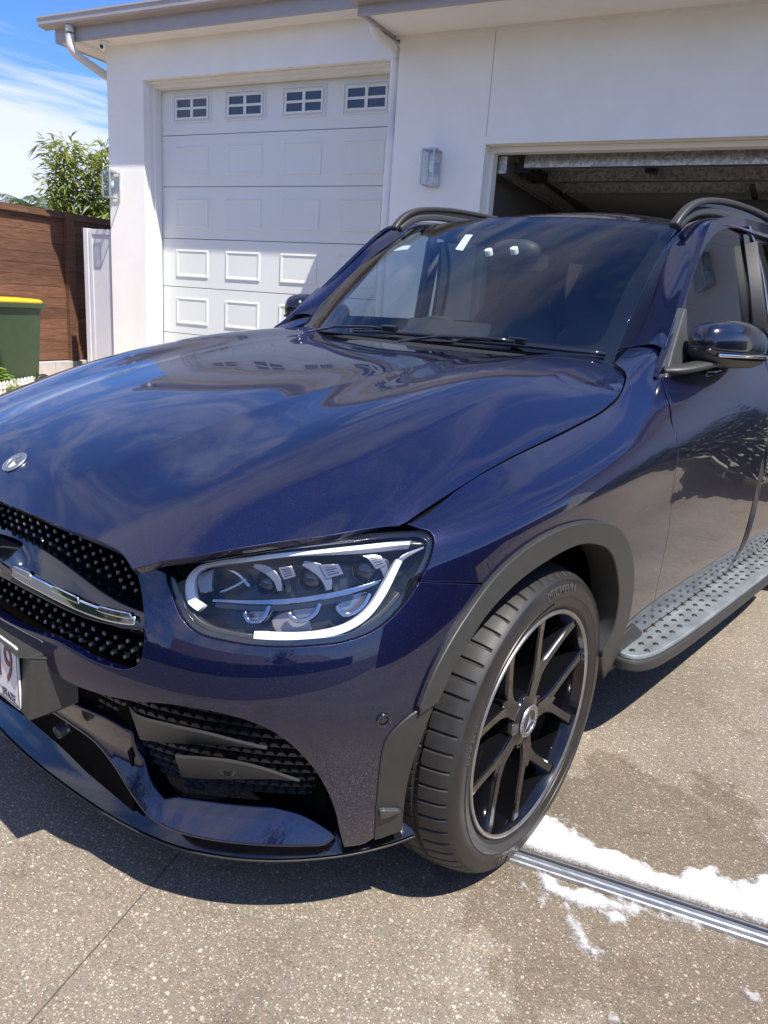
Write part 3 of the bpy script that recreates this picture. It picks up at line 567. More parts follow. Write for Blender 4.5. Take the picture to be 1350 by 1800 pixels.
for tp,bt in (([(0.5254,0.5590,1),(0.5384,0.5455),(0.6033,0.5449),(0.6649,0.5449),(0.7181,0.5376),(0.7693,0.5282,1)],[(0.4821,0.4378,1),(0.5789,0.4510),(0.6703,0.4556),(0.7435,0.4528,1)]),([(0.5951,0.4715,1),(0.6494,0.4824),(0.7014,0.4865),(0.7516,0.4779),(0.8166,0.4506,1)],[(0.5623,0.3676,1),(0.6586,0.3774),(0.7285,0.3768),(0.8042,0.3706,1)])):
    A=curve3(Off(SKIN,-.008),tp); Bc=curve3(Off(SKIN,-.055),bt); wq=np.linspace(0,1,len(Bc))[:,None]**2; Bc=Bc*(1-wq)+A[np.clip((np.linspace(0,1,len(Bc))*(len(A)-1)).round().astype(int),0,len(A)-1)]*wq; ii=lambda X:np.array([X[int(round(q))] for q in np.linspace(0,len(X)-1,20)]); A=ii(A); Bc=ii(Bc)
    mb=MB(); V=[]
    for a,b in zip(A,Bc): d=np.array((0,0,-.006)); V+=[tuple(a),tuple(b),tuple(b+d),tuple(a+d)]
    F=[(i*4+k,i*4+(k+1)%4,(i+1)*4+(k+1)%4,(i+1)*4+k) for i in range(19) for k in range(4)]+[(0,1,2,3),(76,79,78,77)]
    mb.add(V,F); mb.build('intake_fin',M['fin'],car,mirror=True)
# blue blade
bl=[(0.0773,0.3381,1),(0.1441,0.3850,1),(0.2435,0.4019),(0.3554,0.4160),(0.4249,0.4098,1),(0.4272,0.3681),(0.4738,0.3223),(0.5197,0.3027,1),(0.5482,0.3102,1),(0.6176,0.3133),(0.7470,0.3160,1),(0.8076,0.3072),(0.8547,0.2905),(0.8742,0.2810,1),(0.8532,0.2732),(0.8183,0.2725),(0.7154,0.2714),(0.6145,0.2702),(0.5444,0.2721),(0.4932,0.2801),(0.4458,0.2967),(0.3772,0.3202),(0.2888,0.3372),(0.1729,0.3397)]
for mr in (0,1): bld=patch(BLDS,dedup(loop2(bl)),'bumper_blade',M['paint'],car,smoothed=True,mirror=mr,depth=.06,rnd=.006)
fa=[(0.5192,0.5011,1),(0.5397,0.4825),(0.5563,0.4350),(0.6052,0.3827),(0.6230,0.3760,1),(0.5827,0.3657,1),(0.5530,0.3517,1),(0.5332,0.3967),(0.5184,0.4621)]
fa3=[]
F0=curve3(BLDS,[(0.4234,0.4107,1),(0.4272,0.3681),(0.4738,0.3223),(0.5224,0.3024,1)]); F1=curve3(DEEP,[(0.3473,0.3300,1),(0.3864,0.2762),(0.4603,0.2260),(0.5270,0.2077,1)])
ii=lambda X:np.array([X[int(round(q))] for q in np.linspace(0,len(X)-1,16)])
mb=MB(); V=[]
for a,b in zip(ii(F0),ii(F1)): V+=[tuple(a),tuple(b)]
mb.add(V,[(2*i,2*i+1,2*i+3,2*i+2) for i in range(15)],0,True); mb.build('bumper_blade',M['paint'],car,mirror=True,fix=False)
# sensors
def disc_on(S,uv,r,name,m,m2=None,h=.004,both=True):
    P=S(*uv)[0]; nn=Vector(S.nrm(*uv)[0]); 
    for sg in ((1,-1) if both else (1,)):
        p=Vector(P); q=nn.copy(); p.x*=sg; q.x*=sg
        T=Matrix.Translation(p)@q.to_track_quat('Z','Y').to_matrix().to_4x4(); mb=MB()
        mb.lathe([(0,h*.5),(r*.62,h*.5),(r*.66,h*.1),(r*.74,h*.1),(r*.8,h),(r*.95,h),(r,0),(r,-.02)],T,24); mb.build(name,m,car)
disc_on(SKIN,[(0.9641,0.5841)][0],.014,'parking_sensor',M['gloss_black'])
disc_on(Off(SKIN,-.03),[(0.6759,0.4340)][0],.016,'parking_sensor',M['gloss_black'])
disc_on(Off(SKIN,-.03),[(0.2138,0.3603)][0],.014,'parking_sensor',M['fin'])
mb=MB(); mb.box((-.40,-.715,.24),(.40,-.68,.50)); mb.build('lower_grille',M['dark'],car)
# ---- radiator grille
GI=Off(SKIN,-.055)
gl=dedup(np.vstack([[(0,.625),(.2,.628)],opn([(0.3540,0.6458,1),(0.4784,0.6343),(0.5391,0.6427),(0.5620,0.6630),(0.5594,0.7336),(0.5304,0.8361),(0.4832,0.9257,1),(0.4352,0.9782),(0.3822,0.9786),(0.2576,0.9597,1)]),[(.2,.93),(0,.935)]]))
patch(Sym(GI),dedup(np.vstack([gl,(gl*[-1,1])[::-1]])),'grille_backing',M['dark'],car,smoothed=True,depth=0,rnd=0,noflange=lambda p:True)
mb=MB(); mt=MB(); du=.0295; dv=.0255
GM=Off(SKIN,-.028); GM2=Off(SKIN,-.052)
def pin(u,v,r=.0052):
    p=Vector(GM(u,v)[0]); b=Vector(GM2(u,v)[0]); ax=(p-b).normalized(); T=Matrix.Translation(p)@Vector((ax.x*.4,-1,.10)).normalized().to_track_quat('Z','Y').to_matrix().to_4x4()
    mb.lathe([(0,0),(r*.75,0),(r,-.0015),(r*1.35,-.016)],T,6,smooth=False); mt.lathe([(0,.0006),(r*.72,.0004)],T,6,smooth=False)
def wire(a,b):
    A=Vector(GM2(*a)[0]); B=Vector(GM2(*b)[0]); d=Vector((0,-.014,0)); mb.add([tuple(A),tuple(B),tuple(B+d),tuple(A+d)],[(0,1,2,3)])
ginner=inset(loop2([tuple(p) for p in gl]) if 0 else gl,.006)
bar0=.785
for row in range(14):
    v=.655+row*dv*.80
    for k in range(-1,20):
        u=k*du+(row%2)*du/2
        if u<0 or not inpoly(np.array([(u,v)]),ginner)[0]: continue
        if .715<v-.0<.86-.05*u: continue
        pin(u,v)
        for s_ in (1,-1):
            w_=(u+s_*du/2,v+dv*.80)
            if w_[0]>0 and inpoly(np.array([w_]),gl)[0]: wire((u,v),w_)
mb.build('grille_mesh',M['gloss_black'],car,mirror=True); STM=mat('grille stud tips',(.16,.16,.155),.35,.6)
for up in (0,1):
    q=MB(); 
    for f in mt.f:
        zc=sum(mt.v[i][2] for i in f)/len(f)
        if (zc>.745)==bool(up): q.add([mt.v[i] for i in f],[tuple(range(len(f)))])
    q.build('grille_studs',STM,car,mirror=True)
# cross bar of the grille: black blade with chrome strip
bb=[(0.0762,0.8444,1),(0.1521,0.8238),(0.2244,0.7922),(0.3221,0.7803),(0.4323,0.7865),(0.5214,0.7907,1),(0.5396,0.7324,1),(0.5101,0.7262),(0.3881,0.7272),(0.2427,0.7206),(0.1090,0.7168,1)]
bb=[(.0,.86,1),(.12,.845),(.237,.830),(.356,.826),(.46,.815),(.537,.800,1),(.545,.742,1),(.42,.728),(.3,.722),(.12,.718),(0,.715,1)]
BARS=FSurf(lambda u,v:SKIN(u,v)+SKIN.nrm(u,v)*(-.012-.045*np.clip((v-.745)/.10,-.1,1.2))[:,None],[0,1],[0,1])
patch(BARS,dedup(loop2(bb)),'grille_bar',M['frit'],car,smoothed=True,both=True,depth=.03,rnd=.004)
cc=[(.165,.740,1),(.34,.745),(.519,.752,1)]
vv=[c[1] for c in cc]
patch(Off(SKIN,-.006),dedup(band(cc,.019,taper=[.7,1,1,1,1,1,1,.7])),'grille_chrome_strip',M['chrome'],car,smoothed=True,both=True,depth=.012,rnd=.005,step=.008)
for (ua,ub) in ((.168,.235),(.305,.385),(.435,.515)):
    f=lambda u:float(np.interp(u,[c[0] for c in cc],vv))+.012
    patch(Off(SKIN,-.004),dedup(loop2([(ua,f(ua)-.006,1),(ub,f(ub)-.006,1),(ub-.006,f(ub)+.004,1),(ua+.004,f(ua)+.004,1)])),'grille_chrome_strip',M['chrome'],car,smoothed=True,both=True,depth=.01,rnd=.003,step=.006)
def star(mb,T,r,w=.16,h=.004,mi=0):
    """three-pointed star, faceted"""
    for k in range(3):
        a=R(90+120*k); tip=(r*math.cos(a),r*math.sin(a),h*.4)
        l=(w*r*math.cos(a+R(60)),w*r*math.sin(a+R(60)),0); q=(w*r*math.cos(a-R(60)),w*r*math.sin(a-R(60)),0)
        V=[(0,0,h),tip,l,q]; mb.add([tuple(T@Vector(v)) for v in V],[(0,2,1),(0,1,3)],mi)
T=Matrix.Translation((0,-.872,.745))@Matrix.Rotation(R(83),4,'X')
mb=MB(); mb.lathe([(.088,-.05),(.098,-.02),(.100,0),(.097,.006),(.091,.006),(.088,0)],T,64); star(mb,T,.094,.13,.012); e=mb.build('star_emblem',M['chrome'],car)
mb=MB(); mb.lathe([(0,-.004),(.09,-.004)],T,48); mb.build('emblem_backing',M['frit'],e)
# bonnet badge
hp=Vector(HOOD(0,-.737)[0]); hn=Vector(HOOD.nrm(0,-.737)[0]); T=Matrix.Translation(hp+hn*.001)@hn.to_track_quat('Z','Y').to_matrix().to_4x4()@Matrix.Rotation(math.pi,4,'Z')
mb=MB(); mb.lathe([(.0285,0),(.0285,.0028),(.0270,.0034),(.0262,.0026),(.0200,.0026),(.0192,.0034),(.0180,.0028),(.0178,.0010)],T,64); star(mb,T,.0185,.17,.004)
for k in range(20):
    a=k*math.pi/10+.1; mb.add([tuple(T@Vector((rr*math.cos(a+da),rr*math.sin(a+da),.0031))) for rr,da in ((.0215,-.05),(.0247,-.05),(.0247,.05),(.0215,.05))],[(0,1,2,3)])
bd=mb.build('bonnet_badge',M['satin'],car)
mb=MB(); mb.lathe([(0,.0012),(.0190,.0012),(.0190,.0029),(.0262,.0029),(.0268,.002)],T,48); mb.build('badge_enamel',mat('badge enamel',(.10,.11,.13),.25,.3,1),bd)
# ---- number plate on its bracket
cx=.015
mb=MB(); mb.box((-.30,-.862,.478),(.308,-.835,.606)); mb.add([(.308,-.862,.478),(.308,-.862,.606),(.335,-.79,.592),(.335,-.79,.492)],[(0,1,2,3)]); mb.add([(-.30,-.862,.478),(-.30,-.862,.606),(-.335,-.79,.592),(-.335,-.79,.492)],[(3,2,1,0)])
mb.add([(-.30,-.862,.606),(.308,-.862,.606),(.335,-.79,.592),(-.335,-.79,.592)],[(0,1,2,3)]); mb.add([(-.30,-.862,.478),(.308,-.862,.478),(.335,-.79,.492),(-.335,-.79,.492)],[(3,2,1,0)])
br=mb.build('plate_bracket',M['cladding'],car,bevel=.006)
for x,z,r in ((.283,.588,.004),(.298,.587,.0025),(.290,.592,.0045),(.288,.572,.002),(.294,.500,.003),(.283,.505,.002),(.299,.490,.0025)): mb=MB(); mb.lathe([(0,.0005),(r,.0005),(r,-.004)],Matrix.Translation((x,-.8625,z))@Matrix.Rotation(R(90),4,'X'),10); mb.build('bracket_screw',M['dark'],br)
PX=.2695; PZ0,PZ1=.476,.610
mb=MB(); mb.prism(rrect(.372,.134,.010,5,PX-.186,.546),.870,.8735,Matrix.Rotation(R(90),4,'X')); pl=mb.build('number_plate',M['plate'],car,bevel=.0006)
mb=MB()
ro,ri=rrect(.366,.128,.009,5,PX-.186,.546),rrect(.361,.123,.007,5,PX-.186,.546); n=len(ro)
mb.add([(x,-.8740,z) for x,z in ro]+[(x,-.8740,z) for x,z in ri],[(i,(i+1)%n,(i+1)%n+n,i+n) for i in range(n)]); mb.build('plate_border',M['maroon'],pl)
def text_at(body,size,T,m,name,parent,depth=.0006,sx_=1.0):
    me=text_mesh(body,size,depth,sx_); me.transform(T); return link(name,me,m,parent)
text_at('19',.112,Matrix.Translation((PX-.060,-.8742,.562))@Matrix.Rotation(R(90),4,'X'),M['maroon'],'plate_digits',pl,.0008,.72)
text_at('STATE',.024,Matrix.Translation((PX-.047,-.8742,.496))@Matrix.Rotation(R(90),4,'X'),M['navy'],'plate_lettering',pl,.0004,.85)
# ---- headlight
for mr in (0,1):
    hs=patch(HLh,HLL,'headlight',M['lens_dark'],car,smoothed=True,mirror=mr,depth=.0,rnd=0,noflange=lambda p:True)
    # side wall of the bowl
    n=len(HLL); mb=MB(); rings=[Off(SKIN,d)(HLL[:,0],HLL[:,1]) for d in (-.006,-.03,-.086)]; sg=-1 if mr else 1
    mb.add([(p[0]*sg,p[1],p[2]) for r_ in rings for p in r_],[(a*n+i,a*n+(i+1)%n,(a+1)*n+(i+1)%n,(a+1)*n+i) for a in range(2) for i in range(n)],0,True); mb.build('lamp_bowl',M['lens_dark'],hs)
    rim_i=inset(HLL,.011)
    lens=patch(HLo,HLL,'lamp_lens',M['lensglass'],hs,smoothed=True,mirror=mr,gap=.0035,depth=.004,rnd=.002)
    patch(Off(SKIN,-.009),HLL,'lamp_gasket',M['gloss_black'],hs,holes=[rim_i],smoothed=True,mirror=mr,gap=.001,depth=.004,rnd=.001)
    # white guide: upper arm with the hook at the nose side
    g1=[(0.6403,0.7941),(0.6232,0.8086),(0.6128,0.8447),(0.6090,0.8824),(0.6197,0.9084),(0.6592,0.9119),(0.7350,0.9035),(0.8242,0.9062),(0.8923,0.9152),(0.9554,0.9123),(0.9921,0.9013)]
    def bar(S,c,w,d,name,m,taper=None,rnd=.002,off=0): return patch(S,dedup(band(c,w,taper=taper)),name,m,hs,smoothed=True,mirror=mr,depth=d,rnd=rnd,step=.008,off=off)
    bar(HLd,g1,.0120,.014,'light_guide',M['white_light'],[1.3,1.3,1,1,1,1,1,.9])
    bar(HLd,[(0.9921,0.9013),(1.0116,0.8904),(1.0289,0.8815)],.010,.010,'light_guide',M['lens_grey'],[1,.7,.3])
    g2=[(0.7427,0.7395),(0.7933,0.7379),(0.8490,0.7384),(0.8944,0.7469),(0.9259,0.7652),(0.9466,0.7906),(0.9629,0.8159),(0.9802,0.8495)]
    bar(HLd,g2,.0120,.014,'light_guide',M['white_light'],[1.2,1,1,1,1,.8])
    bar(HLd,[(0.9802,0.8495),(0.9958,0.8602),(1.0270,0.8691)],.009,.010,'light_guide',M['lens_grey'],[1,.9,.3])
    hk=[(0.6195,0.8799,1),(0.6481,0.8933,1),(0.6542,0.8349,1),(0.6341,0.8343,1)]
    patch(Off(SKIN,-.028),dedup(loop2(hk)),'reflector',M['lens_grey'],hs,smoothed=True,mirror=mr,depth=.01,rnd=.002)
    bar(HLb,[(0.6525,0.8143),(0.7131,0.8076),(0.7837,0.8051),(0.8423,0.8063),(0.9012,0.8089),(0.9514,0.8148)],.007,.02,'divider_strip',M['lamp_chrome'],[.5,.8,1,1,1,.5])
    bar(Off(SKIN,-.048),[(0.6578,0.8030),(0.7138,0.7957),(0.7842,0.7945),(0.8428,0.7964),(0.9017,0.7993)],.009,.02,'divider_strip',M['gloss_black'])
    bar(Off(SKIN,-.03),[(0.5925,0.8556),(0.6180,0.7778),(0.6544,0.7482),(0.7169,0.7350),(0.7366,0.7338)],.012,.02,'inner_bezel',M['fin'])
    bar(Off(SKIN,-.03),[(0.7757,0.7283),(0.8505,0.7267),(0.9055,0.7352),(0.9525,0.7576),(0.9874,0.7875)],.006,.02,'inner_bezel',M['fin'])
    HB1=Off(SKIN,-.040); HB2=Off(SKIN,-.055)
    for q,rr in (([(0.7448,0.8436)][0],.021),([(0.8244,0.8425)][0],.023),([(0.9203,0.8416)][0],.023)):
        P=Vector(HLb(*q)[0]); nn=Vector(HLb.nrm(*q)[0]); ax=(nn+Vector((0,-.6,.05))).normalized()
        if mr: P.x*=-1; ax.x*=-1
        T=Matrix.Translation(P-ax*.012)@ax.to_track_quat('Z','Y').to_matrix().to_4x4()
        mb=MB(); mb.lathe([(0,.010),(rr*.4,.0085),(rr*.75,.004),(rr*.95,-.003),(rr,-.012)],T,40); pj=mb.build('projector_lens',M['frit'],hs)
        mb=MB(); mb.lathe([(rr*.98,-.006),(rr*1.04,.000),(rr*1.10,-.002),(rr*1.12,-.02)],T,40); mb.build('projector_ring',M['lens_dark'],hs)
    for c,w_,tp in (([(0.7277,0.8817),(0.7546,0.8654),(0.7712,0.8447),(0.7753,0.8254)],.011,[.6,1.2,1,.5]),([(0.8172,0.8722),(0.8382,0.8605),(0.8544,0.8405),(0.8594,0.8176)],.015,[.6,1.2,1.1,.5]),([(0.9014,0.9183),(0.9301,0.8835),(0.9538,0.8458),(0.9622,0.8228)],.015,[.7,1.2,1,.5])):
        bar(HB1,c,w_,.03,'lamp_shroud',M['lens_grey'],tp)
        bar(HB2,[(p[0]+.014,p[1]-.004) for p in c],w_*.9,.02,'lamp_shroud',M['lens_dark'],tp)
    for q in ([(0.7749,0.8682),(0.7969,0.8675),(0.8033,0.8486),(0.7835,0.8445)],[(0.8446,0.8647),(0.8734,0.8631),(0.8830,0.8420),(0.8555,0.8378)],[(0.9186,0.8803),(0.9436,0.8778),(0.9581,0.8460),(0.9402,0.8407)]):
        patch(Off(SKIN,-.036),dedup(loop2([(a_,b_,1) for a_,b_ in [x[:2] for x in q]])),'finned_plate',M['lens_grey'],hs,smoothed=True,mirror=mr,depth=.012,rnd=.001)
        a=np.array([x[:2] for x in q])
        for t in (.2,.4,.6,.8):
            p0=a[0]*(1-t)+a[3]*t; p1=a[1]*(1-t)+a[2]*t; patch(Off(SKIN,-.0345),dedup(band([tuple(p0*.85+p1*.15),tuple(p0*.15+p1*.85)],.0018)),'finned_plate',M['lens_dark'],hs,smoothed=True,mirror=mr,depth=.002,rnd=0)
    for c in ([(0.7168,0.7838),(0.7245,0.7674),(0.7418,0.7665),(0.7537,0.7791),(0.7583,0.7969)],[(0.7931,0.7823),(0.8063,0.7685),(0.8258,0.7692),(0.8402,0.7804),(0.8449,0.7942)],[(0.8750,0.7840),(0.8885,0.7697),(0.9066,0.7709),(0.9237,0.7838),(0.9308,0.7978)]):
        bar(Off(SKIN,-.036),c,.004,.012,'lower_reflector',M['lamp_chrome'])
        P_=np.array([x[:2] for x in c]); cen=P_.mean(0)+np.array((0,.006))
        patch(Off(SKIN,-.062),dedup(loop2([tuple(p) for p in np.vstack([P_,cen+[.0,.012]])])),'lower_reflector',M['lens_grey'],hs,smoothed=True,mirror=mr,depth=.01,rnd=.004)
    patch(Off(SKIN,-.066),dedup(loop2([(0.7626,0.7700),(0.7850,0.7848),(0.8155,0.7743),(0.8332,0.7499),(0.8104,0.7369),(0.7801,0.7402)])),'lower_reflector',vary(mat('pale bezel',(.30,.28,.26),.3,.6),20,.1),hs,smoothed=True,mirror=mr,depth=.02,rnd=.004)
    for c in ([(0.6643,0.8927),(0.6989,0.8646),(0.7180,0.8401)],[(0.6632,0.8341),(0.6899,0.8437),(0.7107,0.8553)],[(0.9217,0.8080),(0.9483,0.8125),(0.9762,0.8218)],[(0.8819,0.9416),(0.9166,0.9402),(0.9535,0.9363)]): bar(Off(SKIN,-.05),c,.003,.01,'inner_bezel',M['lamp_chrome'])
# ---- windscreen, roof, pillars
wso=dedup(np.vstack([[(s,0.0) for s in np.linspace(-1,1,30)],[(1,t) for t in np.linspace(0.03,.985,20)],[(s,1.-.000) for s in np.linspace(.985,-.985,30)],[(-1,t) for t in np.linspace(.985,.03,20)]]))
WSs=FSurf(lambda u,v:_ws(u/.66,v/.7),[-.66,.66],[0,.7])
patch(WSs,wso*[.66,.7],'windscreen',M['wsglass'],car,smoothed=True,gap=.004,depth=.004,rnd=.001,step=.04)
# black printed border under the glass
wi=dedup(loop2([(-.60,.075),(-.58,.06),(-.3,.05),(0,.045),(.3,.05),(.58,.06),(.60,.075),(.60,.35),(.60,.63),(.585,.655),(.3,.662),(0,.664),(-.3,.662),(-.585,.655),(-.60,.63),(-.60,.35)]))
patch(Off(WSs,-.006),wso*[.66,.7],'windscreen_border',M['dark'],car,smoothed=True,holes=[wi],gap=.004,depth=.002,rnd=0,step=.04)
RFs=FSurf(lambda u,v:_roof(u/.60,v/2.0),[-.6,.6],[0,2.0])
patch(RFs,np.array([(-.6,.004),(0,.004),(.6,.004),(.6,1),(.6,2),(0,2),(-.6,2),(-.6,1)])*1.0 if 0 else dedup(loop2([(-.598,.006,1),(0,.006),(.598,.006,1),(.598,1.9,1),(0,1.95),(-.598,1.9,1)])),'roof',M['paint'],car,smoothed=True,step=.05,depth=.01)
mb=MB(); mb.box((-.56,1.30,1.585),(.56,3.1,1.60)); mb.build('headliner',M['interior'],car)
for mr in (0,1):
    patch(PIL,dedup(loop2([(0,.118,1),(.5,.120),(1,.122,1),(.97,.45),(1,.8),(1,1.2),(1,2.7,1),(0,2.7,1),(0,1.2),(0,.8),(0.02,.45)])),'a_pillar',M['paint'],car,smoothed=True,mirror=mr,step=.05,depth=.006,rnd=.001)
    mb=MB(); P=[_ws(np.array([1.0]),np.array([t]))[0] for t in np.linspace(0,1,20)]; Q=[PIL(0,t)[0] for t in np.interp(np.linspace(0,1,20),[0,1],[0,.79])]
    sg=-1 if mr else 1; V=[]
    for a,b in zip(P,Q):
        a=a+np.array((-.010,0,.003)); b=b+np.array((.000,0,.002)); V+=[(a[0]*sg,a[1],a[2]),(b[0]*sg,b[1],b[2]),(b[0]*sg,b[1],b[2]-.02)]
    mb.add(V,[(3*i+k,3*i+k+1,3*i+k+4,3*i+k+3) for i in range(19) for k in range(2)],0,True); mb.build('pillar_trim',M['frit'],car)
    # side glass and its frame
    go=[(0.9233,0.0467,1),(0.9260,0.3554),(0.9435,0.4689),(1.0244,0.6451),(1.1138,0.7870),(1.2081,0.8948),(1.3131,0.9568),(1.4716,1.0011),(1.6301,1.0229,1),(1.7540,0.6965),(1.8040,0.2915),(1.8106,-0.0252,1)]
    GO=dedup(loop2(go)); patch(Off(WIN,-.006),GO,'side_window',M['sideglass'],car,smoothed=True,mirror=mr,depth=.003,rnd=.0005,step=.05)
    fr=dedup(loop2([(.66,-.02,1),(.765,.15),(.985,.58),(1.11,.82),(1.22,.99),(1.32,1.04),(1.5,1.07),(2.2,1.07),(3.0,1.02,1),(3.05,-.02,1)]))
    rg=dedup(loop2([(1.74,.05,1),(1.70,.5),(1.63,.90,1),(2.2,.97),(2.75,.90,1),(2.85,.05,1)]))
    patch(WIN,fr,'window_frame',M['paint'],car,holes=[GO,rg],smoothed=True,mirror=mr,depth=.02,rnd=.002,step=.05)
    patch(Off(WIN,-.008),rg,'side_window',M['privacy'],car,smoothed=True,mirror=mr,depth=.003,rnd=.0005,step=.06)
    sb=dedup(band([(1.6301,1.0229),(1.7540,0.6965),(1.8040,0.2915),(1.8106,-0.0252)],.012)); patch(Off(WIN,.003),sb,'window_chrome',M['chrome'],car,smoothed=True,mirror=mr,depth=.006,rnd=.002,step=.02)
    bp=dedup(loop2([(1.60,.0,1),(1.585,.5),(1.545,.95,1),(1.60,.96,1),(1.67,.5),(1.71,.0,1)])); patch(Off(WIN,.0015),bp,'b_pillar_trim',M['gloss_black'],car,smoothed=True,mirror=mr,depth=.006,rnd=.001,step=.03)
    mb=MB(); mb.sweep([Vector((.838*sg,y,1.148+.012*(y-.7))) for y in np.linspace(.93,3.0,20)],rrect(.055,.026,.006,2)); mb.build('belt_moulding',M['gloss_black'],car)
    # roof rail
    rp=[(.600,1.165,1.598),(.603,1.195,1.628),(.607,1.25,1.664),(.612,1.33,1.692),(.616,1.45,1.712),(.62,1.65,1.728),(.62,2.0,1.735),(.615,2.5,1.722),(.605,2.85,1.695),(.60,3.0,1.655)]
    mb=MB(); pth=[Vector((x*sg,y,z)) for x,y,z in smooth3([Vector(p) for p in rp])] ; mb.sweep(pth,rrect(.031,.021,.008,3)); rl=mb.build('roof_rail',M['cladding'],car)
    mb=MB(); pth2=[Vector((x*sg*.998,y,z)) for x,y,z in smooth3([Vector(p) for p in [(.600,1.20,1.600),(.602,1.27,1.638),(.606,1.36,1.665),(.612,1.55,1.683),(.615,2.0,1.69),(.61,2.6,1.68),(.60,2.9,1.65)]])]; mb.sweep(pth2,rrect(.024,.026,.006,3)); mb.build('rail_foot',M['fin'],rl)
    mb=MB(); ia=np.linspace(0,len(pth)-1,48); ib=np.linspace(0,len(pth2)-1,48); V=[]
    for k in range(48):
        p_=pth[int(round(ia[k]))]; y_=p_.y; q_=min(pth2,key=lambda t:abs(t.y-y_)); V+=[tuple(p_-Vector((.004*sg,0,0))),(q_.x-.004*sg,p_.y,min(q_.z,p_.z))]
    mb.add(V,[(2*k,2*k+1,2*k+3,2*k+2) for k in range(47)],0,True); mb.build('rail_web',M['gloss_black'],rl)
# ---- cowl, wipers
mb=MB(); mb.grid(lambda u,v:(u,.56+.14*(abs(u)/.64)**2+.12*v,1.128-.01*v+.012*(abs(u)/.64)**2+.012*math.sin(v*3)),list(np.linspace(-.64,.64,31)),list(np.linspace(0,1,6))); mb.build('cowl_panel',M['gloss_black'],car)
def wsp(s,t,h): 
    P=WS(s,t)[0]; nn=WS.nrm(s,t)[0]; return Vector(P+nn*h)
WU=lambda q:(q[0]/.66,q[1]/.7)
for nm,a,b,arm in (('w',WU([(0.6312,0.0204)][0]),WU([(0.2160,0.0114)][0]),(.10,-.02)),('w',WU([(0.2020,0.0186)][0]),WU([(-0.2084,0.0075)][0]),(-.62,-.02))):
    P=[wsp(a[0]+(b[0]-a[0])*t,a[1]+(b[1]-a[1])*t,.014+.004*math.sin(t*3.1)) for t in np.linspace(0,1,16)]
    mb=MB(); mb.sweep(P,[(-.005,-.009),(.005,-.009),(.007,.000),(.002,.006),(-.004,.004)]); wp=mb.build('wiper',M['gloss_black'],car)
    mid=P[8]; A=Vector(wsp(arm[0],0,.0))+Vector((0,-.06,.0)); mb=MB(); mb.sweep([A,A+(mid-A)*.35+Vector((0,0,.018)),A+(mid-A)*.75+Vector((0,0,.016)),mid+Vector((0,0,.008))],rrect(.016,.009,.003,2)); mb.build('wiper_arm',M['gloss_black'],wp)
    mb=MB(); mb.box(tuple(mid+Vector((-.035,-.012,.002))),tuple(mid+Vector((.02,.012,.020)))); mb.build('wiper_joint',M['gloss_black'],wp,bevel=.004)
# ---- mirrors
for mr in (0,1):
    sg=-1 if mr else 1
    def sq(c,a,b,n,t): # superellipse
        return (c[0]+a*math.copysign(abs(math.cos(t))**(2/n),math.cos(t)),c[1]+b*math.copysign(abs(math.sin(t))**(2/n),math.sin(t)))
    # housing: sections along x (outboard), each a closed loop in y,z
    X=[.878,.884,.90,.93,.98,1.04,1.09,1.118,1.126]; HT=[.014,.044,.057,.067,.071,.068,.060,.042,.012]; DP=[.02,.055,.072,.085,.092,.088,.075,.05,.015]; ZC=[1.238,1.240,1.240,1.241,1.241,1.238,1.233,1.228,1.226]; YC=[.745,.74,.735,.73,.735,.745,.765,.785,.79]
    cf_,sf_=math.cos(R(76)),math.sin(R(76))
    def fold(x,y,z): a,c_=(x-.885)*1.62,y-.735; return ((.858+a*cf_-c_*sf_*.72)*sg,.835+a*sf_+c_*cf_,z)
    def shell(name,m,z0,z1,grow=0,parent=car):
        mb=MB(); nseg=40; V=[]
        for x,h,d,zc,yc in zip(X,HT,DP,ZC,YC):
            for k in range(nseg):
                t=2*math.pi*k/nseg; y,z=sq((yc,zc),d+grow,h+grow,2.6,t)
                zz_=min(max(z,zc+(z0-1.24)*h/.066),zc+(z1-1.24)*h/.066); V.append(fold(x,y,zz_))
        F=[(i*nseg+k,i*nseg+(k+1)%nseg,(i+1)*nseg+(k+1)%nseg,(i+1)*nseg+k) for i in range(len(X)-1) for k in range(nseg)]+[tuple(range(nseg))]+[tuple((len(X)-1)*nseg+k for k in range(nseg))]
        mb.add(V,F,0,True); return mb.build(name,m,parent,sub=1)
    ms=shell('wing_mirror',M['mirror_paint'],1.222,1.4)
    shell('mirror_lower_shell',M['cladding'],1.1,1.200,0,ms); shell('mirror_indicator',M['gloss_black'],1.200,1.222,-.001,ms)
    P=[Vector(fold(x,yc-d-.001,1.211)) for x,d,yc in zip(X[2:8],DP[2:8],YC[2:8])]; mb=MB(); mb.sweep(smooth3(P),rrect(.006,.009,.002,2)); mb.build('indicator_strip',M['chrome'],ms)
    mb=MB(); mb.sweep(smooth3([Vector((.80*sg,.735,1.158)),Vector((.832*sg,.76,1.163)),Vector((.862*sg,.82,1.175)),Vector((.885*sg,.90,1.19))]),[(.034*math.cos(t),.014*math.sin(t)) for t in np.linspace(0,2*math.pi,17)[:-1]],scale=None,up=(0,0,1)); mb.build('mirror_arm',M['cladding'],ms)
    mb=MB(); tri=[(.70,1.142),(.755,1.20),(.90,1.335),(.915,1.335),(.90,1.27),(.91,1.20),(.95,1.152)]
    def wx(y,z): v=(z-1.15)/.43; return .815-.115*v+.006
    V=[(wx(y,z)*sg+.007*sg,y,z) for y,z in tri]+[(wx(y,z)*sg-.02*sg,y,z) for y,z in tri]; n=len(tri)
    mb.add(V,[tuple(range(n)),tuple(range(n,2*n))[::-1]]+[(i,(i+1)%n,(i+1)%n+n,i+n) for i in range(n)]); mb.build('mirror_sail',M['fin'],ms,bevel=.004)
